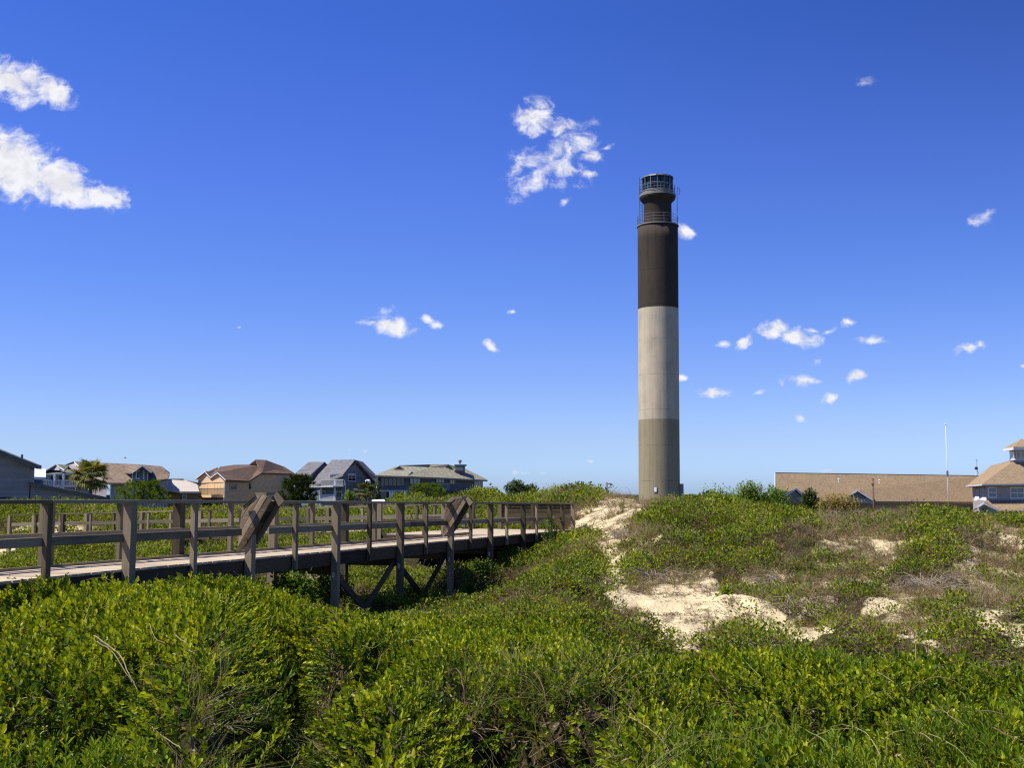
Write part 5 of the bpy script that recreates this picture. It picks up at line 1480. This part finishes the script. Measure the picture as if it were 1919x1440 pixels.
H.wall('lower_wall', 'siding_lavender', [(1868, 960, 136.6), (2044, 961, 147.4), (2040, 958, 152), (1850, 956, 142)])
H.poly('porch_gable', 'siding_pale', [[(1836, 962, 135.2), (1836, 949, 135.2), (1844, 944.5, 135), (1872, 960, 135), (1872, 962, 135)]], .2, None, (0, 1, 0))
H.poly('porch_roof', 'roof_tan', [[(1844, 942.8, 134.6), (1880, 960, 134.8), (1880, 957, 141), (1848, 941, 141)], [(1844, 942.8, 134.6), (1832, 950.5, 134.6), (1838, 949, 141), (1848, 941, 141)]], .14)
H.poly('porch_trim', 'white_paint', [[(1844, 943, 134.4), (1880, 960.2, 134.6), (1876, 961.4, 134.6), (1844, 946, 134.4)], [(1844, 943, 134.4), (1832, 950.7, 134.4), (1835, 951.4, 134.4), (1844, 946, 134.4)]], .14, None, (0, 1, 0))
for x_ in (1842.5, 1848.5):
    m = MB(); q = P(x_, 955.5, 134.9); m.obox(q, (.09, 0, 0), (0, .05, 0), (0, 0, .12)); m.build('porch_window', 'pane_dark', H.root)
# cupola
cu = H.wall('cupola', 'siding_pale', [(1891.5, 842, 153.5), (1900, 842, 151), (1938, 842, 152), (1945, 842, 156), (1900, 842, 158)], P(1900, 868, 152).z)
H.poly('cupola_roof', 'roof_tan', [[(1880.5, 840.8, 152.5), (1899, 838, 149.5), (1914.5, 822.6, 153.5)], [(1899, 838, 149.5), (1942, 838, 150.5), (1914.5, 822.6, 153.5)], [(1942, 838, 150.5), (1950, 840.5, 156), (1914.5, 822.6, 153.5)], [(1950, 840.5, 156), (1895, 840.5, 159.5), (1880.5, 840.8, 152.5), (1914.5, 822.6, 153.5)]], .12, cu)
H.poly('cupola_eave', 'white_trim', [[(1880, 841.2, 152.4), (1899, 838.6, 149.3), (1942, 838.6, 150.3), (1950, 841, 156), (1895, 841, 159.6)]], .35, cu)
pc = H.plane((1900, 151), (1938, 152)); pc2 = H.plane((1891.5, 153.5), (1900, 151))
H.window(pc, 1903.5, 846.3, 1912, 859.3, 1, 1, 'white_trim', 'pane_dark', .1, 'window', cu); H.window(pc, 1913.5, 846.3, 1924, 859.3, 1, 1, 'white_trim', 'pane_blue', .1, 'window', cu)
H.window(pc2, 1892.3, 847, 1895.4, 860, 1, 1, 'white_trim', 'pane_dark', .08, 'window', cu); H.window(pc2, 1896.3, 847, 1899.4, 860, 1, 1, 'white_trim', 'pane_dark', .08, 'window', cu)
H.panel('cupola_base', 'white_paint', pc, 1900, 860.8, 1938, 863, 0, .2, cu); H.panel('cupola_base', 'white_paint', pc2, 1891.3, 860.5, 1900, 863.5, 0, .2, cu)
# ------------------------------------------------------------------ poles, signs, small things
def pole(name, px, y0, y1, Y, r0, r1, mat, label, cat, group=None, extra=None):
    a = P(px, y1, Y); zg = min(a.z, gz(a.x, Y)) - .2; t = P(px, y0, Y); t.x = a.x
    root = thing(name, (a.x, Y, zg), label, cat, group)
    m = MB(); m.tube([(a.x, Y, zg), ((a.x + t.x) / 2, Y, (zg + t.z) / 2), (t.x, Y, t.z)], [r0, (r0 + r1) / 2, r1], 10); m.build('pole', mat, root, True)
    if extra: extra(root, Vector((t.x, Y, t.z)), a)
    return root
def flag_extra(root, t, a):
    m = MB(); m.tube([t, t + UP * .06, t + UP * .16, t + UP * .2], [.03, .07, .06, .01], 8); m.build('finial', 'white_paint', root)
    q = P(1778.7, 888, 102); m = MB(); m.tube([(t.x, t.y, q.z - .25), (t.x, t.y, q.z + .25)], .085, 10); m.build('collar', 'gray_metal', root)
    m = MB(); m.tube([t - UP * .1 + Vector((.09, 0, 0)), Vector((t.x + .11, t.y, a.z + 1.0))], .008, 4); m.build('halyard', 'white_trim', root)
pole('flagpole', 1777.5, 797.5, 945, 102, .042, .022, 'white_trim', 'tall bare white flagpole in front of the tan station roof', 'flagpole', None, flag_extra)
def brown_extra(root, t, a):
    m = MB(); m.obox(t + Vector((-.04, -.06, -.5)), (.14, 0, 0), (0, .06, 0), (0, 0, .04)); m.build('bracket', 'dark_trim', root)
    m = MB(); m.tube([t, t + UP * .05, t + UP * .1], [.09, .09, .03], 8); m.build('cap', 'dark_trim', root)
pole('utility_pole', 1637, 899, 940, 118, .085, .075, 'brown_pole', 'short brown pole standing before the long tan roof', 'pole', None, brown_extra)
def arm_extra(root, t, a):
    m = MB(); m.beam(t + Vector((-.05, 0, -.12)), t + Vector((.38, -.1, -.12)), .09, .09); m.build('arm', 'gray_post', root)
    m = MB(); m.obox(t + Vector((.36, -.1, -.19)), (.1, 0, 0), (0, .08, 0), (0, 0, .05)); m.build('lamp_head', 'dark_trim', root)
pole('lamp_post', 1137, 904.5, 926, 90, .085, .085, 'gray_post', 'short gray lamp post with a small arm on the dune crest, left of the lighthouse', 'lamp post', None, arm_extra)
def street_extra(root, t, a):
    m = MB(); m.lathe([(.02, .34), (.22, .3), (.34, .14), (.36, .0), (.02, -.02)], (t.x, t.y, t.z), 20); m.build('lamp_shade', 'white_paint', root, True)
    m = MB(); m.lathe([(.02, .0), (.27, -.02), (.18, -.16), (.02, -.2)], (t.x, t.y, t.z), 16); m.build('lamp_globe', 'gray_metal', root, True)
pole('street_lamp', 689, 904, 940, 140, .05, .04, 'dark_trim', 'slim street lamp with a white dome shade before the blue gable', 'street lamp', None, street_extra)
# roof weather mast on the station
q = P(1831.5, 891, 172.5); root = thing('weather_mast', q, 'thin weather mast with dark sensor on the ridge of the station roof', 'antenna')
m = MB(); m.tube([q - UP * .1, q + UP * 2.4], .035, 6); m.build('mast', 'gray_metal', root)
m = MB(); m.tube([q + Vector((.35, 0, -.1)), q + Vector((-.05, 0, 1.0))], .04, 6); m.tube([q + Vector((-.3, 0, -.1)), q + Vector((-.15, 0, .8))], .04, 6); m.build('stay', 'white_trim', root)
m = MB(); m.lathe([(.02, 1.32), (.2, 1.25), (.26, 1.05), (.18, .86), (.02, .82)], q + Vector((-.12, 0, 0)), 14); m.build('sensor', 'dark_trim', root, True)
m = MB(); m.beam(q + Vector((-.16, 0, 2.35)), q + Vector((.16, 0, 2.35)), .05, .05); m.build('crossbar', 'gray_metal', root)
# white panel on the back walk
c = P(709, 941, 49.2); root = thing('info_panel', c, 'blank white sloping panel standing at the back boardwalk rail', 'sign')
m = MB(); m.prism([P(694.5, 943.5, 48.9), P(723, 942.6, 48.9), P(720, 936.5, 49.3), P(698, 937.2, 49.3)], Vector((0, .02, -.05))); m.build('panel', 'sign_white', root)
m = MB(); a = P(708, 942.8, 49.15); m.beam(a, Vector((a.x, a.y, gz(a.x, a.y) - .2)), .09, .09, (0, 1, 0)); m.build('stand', 'wood_post', root)
# bird
c = P(234.5, 858.5, 90); root = thing('bird', c, 'tiny dark bird gliding in the sky above the brown roofed house', 'bird')
m = MB(); sx = 90 / F
m.tube([c + Vector((-1.6 * sx, 0, .7 * sx)), c + Vector((-.6 * sx, 0, .25 * sx)), c + Vector((.6 * sx, 0, -.3 * sx)), c + Vector((1.3 * sx, 0, -.7 * sx))], [.012, .055, .05, .012], 8)
m.prism([c + Vector((-.3 * sx, 0, .15 * sx)), c + Vector((.1 * sx, 0, .3 * sx)), c + Vector((1.4 * sx, .1, .9 * sx)), c + Vector((.4 * sx, .05, 0))], (0, .02, -.015))
m.prism([c + Vector((-.3 * sx, 0, .1 * sx)), c + Vector((.2 * sx, 0, -.1 * sx)), c + Vector((-.9 * sx, -.12, -1.2 * sx))], (0, .02, -.015)); m.build('body', 'gray_post', root, True)
# ------------------------------------------------------------------ trees and single bushes
def crown(parent, blobs, n, leafL, leafW, mat, name='crown', pts=1, jit=.22, drop=.0):
    "leaf clumps through ellipsoid volumes; blobs = (centre, (rx,ry,rz))"
    b = LB(); tot = sum(r[0] * r[2] for c, r in blobs)
    for c, r in blobs:
        k = max(3, int(n * r[0] * r[2] / tot / 7))
        for _ in range(k):
            v = Vector(RNG.normal(0, 1, 3)).normalized() * (random.random() ** .4)
            v *= random.uniform(.75, 1.1)
            cc = Vector(c) + Vector((v.x * r[0], v.y * r[1], v.z * r[2]))
            for _i in range(7):
                p = cc + Vector(RNG.normal(0, 1, 3)) * jit * min(r)
                d = (v + Vector(RNG.normal(0, .7, 3)) + Vector((-.1, 0, .35 - drop)))
                s_ = random.uniform(.7, 1.25)
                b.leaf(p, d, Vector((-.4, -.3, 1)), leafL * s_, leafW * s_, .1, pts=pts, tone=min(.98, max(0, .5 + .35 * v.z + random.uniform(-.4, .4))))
    return b.build(name, (mat,), parent)

def tree_at(name, label, cat, px, py0, py1, Y, hw, blobs, n, leafL, leafW, mat, group=None, trunk=True, pts=1, jit=.25):
    "px centre, py0 top, py1 base, hw half width in photo px; blobs in unit box x[-1,1], z[0,1]"
    s = Y / F; top = P(px, py0, Y); bot = P(px, py1, Y); h = top.z - bot.z; w = hw * s
    zg = min(bot.z, gz(bot.x, Y)) - .15
    root = thing(name, (bot.x, Y, zg), label, cat, group)
    bl = [(Vector((bot.x + bx * w, Y + by * w, bot.z + bz * h)), (rx * w, max(rx, .5) * w * .8, rz * h)) for bx, by, bz, rx, rz in blobs]
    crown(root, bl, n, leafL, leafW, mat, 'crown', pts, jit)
    m = MB()
    m.tube([(bot.x, Y, zg), (bot.x + .06 * w, Y, (zg + bot.z) / 2 + .1 * h), (bot.x, Y, bot.z + .45 * h)], [.05 * w + .03, .04 * w + .02, .02 * w + .01], 7)
    for c, r in bl[:8]: m.tube([(bot.x, Y, bot.z + .05 * h), (Vector((bot.x, Y, bot.z + .2 * h)) + c) / 2, c], [.03 * w + .01, .02 * w + .01, .006 * w + .005], 5)
    m.build('trunk', 'bark', root); return root
BL = {
 'round': [(0, 0, .5, .75, .45), (-.55, 0, .38, .42, .34), (.55, 0, .4, .42, .36), (-.2, 0, .78, .4, .24), (.3, .2, .75, .36, .22), (0, -.4, .35, .5, .3)],
 'wide': [(-.6, 0, .45, .38, .38), (-.2, 0, .6, .42, .4), (.3, 0, .55, .45, .42), (.7, 0, .35, .32, .3), (-.85, 0, .25, .2, .2), (.05, -.3, .3, .6, .3), (-.35, 0, .85, .2, .15)],
 'dome': [(0, 0, .35, .95, .42), (-.3, 0, .62, .5, .32), (.35, 0, .58, .45, .3), (0, 0, .8, .34, .18), (-.7, 0, .3, .3, .28), (.72, 0, .28, .3, .26)],
 'spire': [(0, 0, .25, .7, .24), (-.3, 0, .45, .42, .22), (.3, 0, .5, .42, .24), (0, 0, .72, .4, .22), (.1, 0, .92, .16, .12), (-.35, 0, .75, .16, .14), (.45, 0, .78, .15, .16)],
}
def pine_at(label, px, py0, py1, Y, hw, n, mat='leaf_mid', group='pines in front of the houses'):
    "bushy pine: upswept needle tufts on radiating limbs"
    s = Y / F; top = P(px, py0, Y); bot = P(px, py1, Y); h = top.z - bot.z; w = hw * s
    zg = min(bot.z, gz(bot.x, Y)) - .15
    root = thing('pine_tree', (bot.x, Y, zg), label, 'tree', group)
    b = LB(); m = MB()
    m.tube([(bot.x, Y, zg), (bot.x, Y, bot.z + h * .5), (bot.x + .1 * w, Y, bot.z + h * .9)], [.09, .06, .02], 7)
    for i in range(n):
        a = random.uniform(0, 6.283); f = random.random() ** .6; hz = random.random()
        rr = w * f * math.sqrt(max(.05, 1 - (hz * 1.02 - .1) ** 2 * .9))
        c = Vector((bot.x + rr * math.cos(a), Y + rr * math.sin(a) * .8, bot.z + h * hz * .95))
        if i % 6 == 0: m.tube([(bot.x, Y, bot.z + h * max(0, hz - .25)), c], [.035, .012], 5)
        ax = Vector((math.cos(a) * .5, math.sin(a) * .5, 1.0)).normalized()
        t0 = random.uniform(0, .98)
        for k in range(20):
            d = (ax * 1.1 + Vector(RNG.normal(0, .6, 3)))
            b.leaf(c + ax * random.uniform(0, .25) * h * .25, d, Vector((0, 0, 1)), h * random.uniform(.12, .2), h * .035, .0, pts=1, tone=min(.98, max(0, t0 * .5 + .5 * random.random())))
    b.build('crown', (mat,), root); m.build('trunk', 'bark', root)
    return root
def palm_at(label, px, pyc, pyb, Y, rpx, n, seed, fruit=False):
    random.seed(seed)
    s = Y / F; c = P(px, pyc, Y); r = rpx * s; g = gz(c.x, Y) - .2
    root = thing('palm_tree', (c.x, Y, g), label, 'palm tree', 'cabbage palms among the houses')
    m = MB(); m.tube([(c.x, Y, g), (c.x + .1, Y, (g + c.z) / 2), (c.x, Y, c.z)], [.24, .2, .17], 10); m.build('trunk', 'bark', root)
    b = LB()
    for i in range(n):
        a = random.uniform(0, 6.283); el = math.asin(random.uniform(-.62, .99)); L = r * random.uniform(.52, .66)
        d = Vector((math.cos(a) * math.cos(el), math.sin(a) * math.cos(el), math.sin(el)))
        tip = c + d * L
        b.stem([c, c + d * L * .5 + UP * .04 * r, tip], .035, 0, .35)
        # costapalmate fan: long drooping segments about the stalk end
        sd = d.cross(UP).normalized(); up2 = sd.cross(d); tn = random.random()
        for k in range(15):
            q = (k - 7) / 7 * 1.75
            e = (d * math.cos(q) + sd * math.sin(q)).normalized(); Ls = r * random.uniform(.42, .56) * (1 - .18 * abs(q))
            p0 = tip; p1 = tip + e * Ls * .55 + up2 * .02 * r; p2 = tip + e * Ls - UP * Ls * random.uniform(.05, .32)
            b.blade([p0, p1, p2], .085 * r, min(.97, max(0, tn * .6 + random.random() * .4)), 0, up2.cross(e))
    b.build('crown', ('palm_leaf',), root)
    b = LB()
    for i in range(int(n * .3)):
        a = random.uniform(0, 6.283); d = Vector((math.cos(a), math.sin(a), 0)); p = c + d * r * .15 - UP * r * .1
        for k in range(6):
            e = d + Vector(RNG.normal(0, .35, 3))
            b.blade([p, p + e * r * .25 - UP * r * .2, p + e * r * .32 - UP * r * random.uniform(.4, .62)], .06 * r)
    b.build('dead_fronds', ('straw',), root)
    return root

palm_at('large shaggy cabbage palm in front of the porch house', 170, 895, 936, 118, 40, 62, 3)
palm_at('smaller cabbage palm left of the olive hip roofed house', 684, 921, 940, 128, 23, 40, 5)
random.seed(23)
pine_at('wide low pine in front of the cream roofed house', 268, 903, 942, 105, 53, 230)
pine_at('dark pointed pine between the tan and the blue house', 559, 894, 944, 112, 35, 190, 'leaf_dark')
pine_at('bushy pine before the deck of the olive hip roofed house', 800, 908, 944, 118, 42, 190)
tree_at('shrub', 'low green bush at the foot of the olive roofed house, left of its pine', 'bush', 752, 925, 946, 116, 30, BL['dome'], 900, .28, .12, 'leaf_mid', 'bushes before the houses')
tree_at('shrub', 'small leafy bush at the corner of the blue house', 'bush', 655, 920, 944, 122, 13, BL['round'], 500, .26, .12, 'leaf_mid', 'bushes before the houses')
tree_at('tree', 'narrow dark tree beside the right eave of the blue house', 'tree', 706, 903, 944, 150, 11, BL['spire'], 500, .3, .14, 'leaf_dark', 'trees before the houses')
tree_at('shrub', 'low dark bush below the wing roof of the gray house', 'bush', 150, 925, 950, 92, 22, BL['dome'], 600, .2, .09, 'leaf_dark', 'bushes before the houses')
tree_at('shrub', 'dark bush behind the far boardwalk, right of the gray house', 'bush', 205, 936, 962, 84, 34, BL['wide'], 900, .2, .09, 'leaf_dark', 'bushes before the houses')
tree_at('shrub', 'olive bush behind the boardwalk below the tan house', 'bush', 412, 946, 964, 84, 34, BL['dome'], 800, .18, .08, 'leaf_dune', 'bushes before the houses')
tree_at('tree', 'dark wind-shaped tree standing alone on the skyline, its taller half', 'tree', 966, 902, 928, 100, 24, BL['round'], 1500, .2, .11, 'leaf_dark', 'dark trees on the skyline')
tree_at('tree', 'lower dark tree joined to the skyline tree on its right', 'tree', 994, 908, 930, 101, 17, BL['round'], 900, .2, .11, 'leaf_dark', 'dark trees on the skyline')
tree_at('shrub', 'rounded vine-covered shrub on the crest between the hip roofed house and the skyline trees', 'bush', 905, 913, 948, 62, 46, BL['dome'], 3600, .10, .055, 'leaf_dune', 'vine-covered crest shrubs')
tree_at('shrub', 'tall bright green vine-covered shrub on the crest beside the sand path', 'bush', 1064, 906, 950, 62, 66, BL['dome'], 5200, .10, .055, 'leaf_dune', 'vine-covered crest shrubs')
for lb, px, y0, y1, Y, hw, bl, n, mt in (
 ('upright green bush on the ridge, the tallest right of the lighthouse', 1405, 905, 956, 47, 40, 'spire', 3400, 'leaf_mid'),
 ('low green bush on the ridge nearest the lighthouse', 1345, 921, 954, 46, 36, 'wide', 2400, 'leaf_mid'),
 ('small green bush against the left end of the tan roof', 1453, 917, 952, 47, 26, 'round', 1800, 'leaf_mid'),
 ('dark conical bush between the two dormers of the station', 1518, 919, 958, 46, 20, 'spire', 1900, 'leaf_dark'),
 ('brownish bush below the right dormer of the station', 1572, 928, 958, 45, 38, 'wide', 1500, 'leaf_dull')):
    tree_at('shrub', lb, 'bush', px, y0, y1, Y, hw, BL[bl], int(n * .8), .11, .05, mt, 'bushes on the ridge', jit=.5)
for lb, px, y0, y1, Y, hw, bl, n, mt in (
 ('rounded green bush on the dune left of the lower sand patch', 1098, 1062, 1140, 26, 46, 'dome', 2600, 'leaf_dune'),
 ('green bush right of the boardwalk end, beside the sand path', 1100, 1000, 1062, 34, 50, 'dome', 2600, 'leaf_dune'),
 ('small green bush in the middle of the lower sand patch', 1362, 1098, 1172, 23.5, 27, 'dome', 1500, 'leaf_dune'),
 ('leafy bush growing against the end of the boardwalk', 1035, 965, 1050, 41, 28, 'round', 1500, 'leaf_mid'),
 ('dark green bush under the boardwalk braces', 905, 1045, 1120, 32, 40, 'dome', 1800, 'leaf_dune'),
 ('dark shrub filling the shade under the deck at the first angled bench', 545, 1072, 1140, 22.2, 46, 'dome', 2600, 'leaf_mid'),
 ('dark shrub round the boardwalk legs left of the braces', 618, 1068, 1145, 25.6, 44, 'round', 2600, 'leaf_mid'),
 ('low dark shrub at the foot of the boardwalk braces', 770, 1092, 1150, 29.5, 60, 'dome', 2800, 'leaf_mid'),
 ('dark shrub in the shade under the platform', 960, 1022, 1100, 37.5, 44, 'dome', 2200, 'leaf_mid'),
 ('green tangle seen through the boardwalk braces', 690, 1040, 1110, 36, 62, 'dome', 2200, 'leaf_dune')):
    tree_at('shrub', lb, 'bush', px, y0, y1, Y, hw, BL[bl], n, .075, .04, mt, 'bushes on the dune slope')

# light green leafy plants at the bottom edge
def leafy_plant(label, px, py, Y, n, R_, k):
    q = P(px, py, Y); g = gz(q.x, Y)
    root = thing('leafy_plant', (q.x, Y, g), label, 'plant', 'light green leafy plants at the bottom edge')
    b = LB()
    for i in range(n):
        a = random.uniform(0, 6.283); r = R_ * math.sqrt(random.random()); o = Vector((q.x + r * math.cos(a), Y + r * math.sin(a) * .6, g))
        tip = Vector((o.x + random.uniform(-.06, .06), o.y, q.z - random.uniform(0, .22) - r * .25))
        b.stem([o, o.lerp(tip, .5) + Vector((random.uniform(-.02, .02), 0, 0)), tip], .004)
        an = random.random() * 6
        for j in range(24):
            h = .35 + .65 * j / 23; p = o.lerp(tip, h); an += 2.4; tl = random.uniform(.45, .95) * (1.35 - .8 * h)
            d = Vector((math.cos(an) * math.sin(tl), math.sin(an) * math.sin(tl), math.cos(tl)))
            b.leaf(p, d, Vector((0, 0, 1)) - d * .5, .07 * k * random.uniform(.7, 1.1), .015 * k, .2, min(.98, .25 + .6 * h * random.uniform(.6, 1.15)), curl=.2)
    b.build('leaves', ('leaf_narrow', 'vine_green'), root)
leafy_plant('light green narrow-leaved plant cluster in the bottom left corner', 95, 1372, 6.3, 18, .30, 1.0)
leafy_plant('light green narrow-leaved plant just right of the corner cluster', 185, 1368, 6.3, 14, .22, 1.0)
leafy_plant('willowy light green plant below the thick red brown vine', 1420, 1300, 7.8, 20, .42, .95)
leafy_plant('willowy light green plant at the bottom edge, right of centre', 1260, 1345, 7.2, 16, .38, .9)
leafy_plant('willowy light green plant at the bottom edge towards the right', 1600, 1360, 7.0, 16, .36, .95)

# leafless gray shrubs on the dry slope
for lb, px, py, Y, R_ in (('gray leafless shrub above the small bush of the lower sand patch', 1392, 1096, 25.5, .8), ('bleached leafless shrub hanging over the right end of the lower sand patch', 1462, 1088, 26, 1.0),
 ('tangled gray shrub low on the slope right of the lower sand patch', 1492, 1148, 22.5, .8), ('wide tangle of gray stems below the right green bank', 1738, 1118, 24.5, 1.15),
 ('brown leafless shrub along the top edge of the lower sand patch', 1222, 1082, 27, .9), ('dark leafless shrub beside the upper sand path', 1178, 1015, 33, .8),
 ('gray stems on the crest below the long roof', 1590, 978, 40, 1.1)):
    q = P(px, py, Y); g = gz(q.x, Y)
    root = thing('dead_shrub', (q.x, Y, g), lb, 'dead shrub', 'leafless shrubs on the dune')
    m = MB()
    for i in range(58):
        a = random.uniform(0, 6.283); l = R_ * random.uniform(.45, 1.0); up_ = random.uniform(.25, 1.0); r0 = random.random() * R_ * .45
        o = Vector((q.x + r0 * math.cos(a * 2.3), Y + r0 * math.sin(a * 2.3), g - .05)); d = Vector((math.cos(a), math.sin(a), 0)); pts = []
        for k in range(6):
            t = k / 5; pts.append(o + d * l * t + Vector((random.uniform(-.04, .04), random.uniform(-.04, .04), l * up_ * (1.5 * t - 1.15 * t * t))))
        m.tube(pts, [.011 * (1 - .7 * k / 5) for k in range(6)], 4, False)
    m.build('stems', 'dead_stem', root)

# far wooded shore along the horizon
m = MB(); pts = []
for i in range(160):
    t = -.8 + 1.6 * i / 159; Yq = 900
    pts.append((t * Yq, Yq + 40 * math.sin(i), EZ + .2 + 2.2 * fbm(np.array([i * .21]), np.array([2.0]), 71)[0] - .6))
for a, b in zip(pts[:-1], pts[1:]):
    m.prism([(a[0], a[1], 0), (b[0], b[1], 0), b, a], (0, 60, 0), random.random())
o = m.build('far_woods', 'leaf_dark'); tag(o, 'thin dark line of far woods along the horizon', 'woods', None, 'stuff')

# ------------------------------------------------------------------ bare vines trailing over the near shrubs
VINES = [  # photo points with distance offset above the canopy, radius, material, label
 ([(176,1192),(222,1225),(240,1262),(256,1290),(262,1325)], .0065, 'vine_pale', 'thick pale vine arching down the dark side of the left shrub mound'),
 ([(181,1203),(212,1225),(232,1256),(250,1282)], .005, 'vine_pale', 'thinner pale vine lying left of the thick pale vine'),
 ([(276,1340),(288,1368),(303,1380),(330,1398),(346,1412)], .005, 'vine_pale', 'pale vine at the foot of the left shrub mound'),
 ([(160,1170),(163,1148),(176,1118)], .004, 'vine_pale', 'short pale stem upright on top of the left mound'),
 ([(328,1192),(348,1206),(357,1222),(372,1218)], .005, 'vine_pale', 'short white stem hooked over the dark hollow'),
 ([(280,1170),(290,1195),(306,1206)], .0035, 'vine_pale', 'small pale twig left of the hooked white stem'),
 ([(186,1142),(236,1122),(262,1106)], .0035, 'vine_green', 'yellow green runner across the top of the left mound'),
 ([(126,1340),(140,1300),(165,1265),(205,1246)], .004, 'vine_brown', 'brown stem curving up from the lower left corner plants'),
 ([(548,1338),(600,1345),(628,1318),(655,1308),(690,1280)], .004, 'vine_green', 'long green vine low on the middle shrub mass'),
 ([(677,1210),(702,1214),(735,1190),(762,1172),(780,1150)], .004, 'vine_green', 'arching green runner in the middle of the near shrubs'),
 ([(706,1256),(716,1228),(742,1206)], .0035, 'vine_pale', 'short pale runner below the arching green runner'),
 ([(640,1375),(665,1360),(688,1340)], .004, 'vine_brown', 'reddish stem near the bottom of the middle shrubs'),
 ([(836,1262),(857,1256),(868,1285),(871,1320),(862,1350),(852,1400)], .006, 'vine_brown', 'red brown vine hanging over the hollow in the middle shrubs'),
 ([(1000,1262),(1014,1280),(1022,1310),(1025,1350)], .006, 'vine_brown', 'gray brown vine dropping into the right hollow'),
 ([(1175,1345),(1195,1296),(1245,1262),(1290,1232),(1316,1228)], .006, 'vine_brown', 'long brown vine sloping up across the right shrub mass'),
 ([(1313,1222),(1333,1262),(1360,1292),(1368,1320),(1385,1342)], .0075, 'vine_brown', 'thick red brown vine winding down the right shrub mass'),
 ([(1178,1344),(1215,1365),(1245,1395),(1262,1425)], .004, 'vine_pale', 'pale stem running down to the bottom edge, right of centre'),
 ([(1310,1310),(1308,1285),(1318,1266),(1345,1264)], .0035, 'vine_green', 'thin green stem beside the thick red brown vine'),
 ([(1398,1242),(1410,1255),(1425,1270),(1415,1285),(1400,1288)], .004, 'vine_green', 'yellow green curled vine at the right of the red brown vine'),
 ([(1650,1216),(1658,1230),(1664,1243)], .0045, 'vine_pale', 'short white stem standing on the edge of the right shrubs'),
 ([(1744,1332),(1768,1334),(1782,1344),(1805,1360)], .004, 'vine_pale', 'pale curved twig over the right shrubs'),
 ([(1496,1362),(1540,1385),(1561,1405),(1558,1425)], .004, 'vine_green', 'forked green stem at the lower right'),
 ([(1740,1375),(1790,1400),(1825,1440)], .004, 'vine_green', 'straight green stalk slanting to the bottom right'),
 ([(1820,1332),(1868,1336),(1919,1358)], .005, 'vine_brown', 'brown branch low across the right edge shrubs'),
 ([(1745,1255),(1800,1240),(1840,1255),(1870,1270)], .005, 'vine_brown', 'brown arching stems on the shrubs by the right edge'),
 ([(1500,1175),(1516,1190),(1522,1204)], .006, 'vine_brown', 'dark crooked twig on the sand above the right shrubs'),
 ([(1862,1365),(1890,1380),(1925,1392)], .005, 'vine_brown', 'short brown branch near the bottom right corner'),
 ([(940,1150),(1000,1148),(1050,1165),(1075,1185)], .005, 'vine_brown', 'thin brown runner along the upper edge of the middle shrubs'),
 ([(392,1078),(405,1074),(412,1077)], .006, 'vine_pale', 'pale looped stem against the boardwalk beam'),
]
def hit_ground(px, py):
    d = ray(px, py); Y = np.linspace(4.5, 60, 1500)
    x = d[0] / d[1] * Y; z = EZ + d[2] / d[1] * Y
    g = ground_z(x, Y) + .40
    k = np.argmax(z < g)
    return float(Y[k]) if (z < g).any() else 60.0
for pts, r, mt, lb in VINES:
    Ys = [hit_ground(*p) for p in pts]
    q = [P(p[0], p[1], max(4.5, y_ - .06)) for p, y_ in zip(pts, Ys)]
    # smooth path
    path = []
    for i in range(len(q) - 1):
        p0, p1, p2, p3 = q[max(i - 1, 0)], q[i], q[i + 1], q[min(i + 2, len(q) - 1)]
        for k in range(5):
            t = k / 5
            path.append(.5 * ((2 * p1) + (p2 - p0) * t + (2 * p0 - 5 * p1 + 4 * p2 - p3) * t * t + (3 * p1 - p0 - 3 * p2 + p3) * t ** 3) + Vector(RNG.normal(0, .0022, 3)))
    path.append(q[-1]); n = len(path)
    m = MB(); m.tube(path, [r * (.95 - .5 * i / n) for i in range(n)], 6)
    o = m.build('vine_stem', mt, None, True, loc=path[0]); tag(o, lb, 'vine', 'bare vines on the near shrubs')
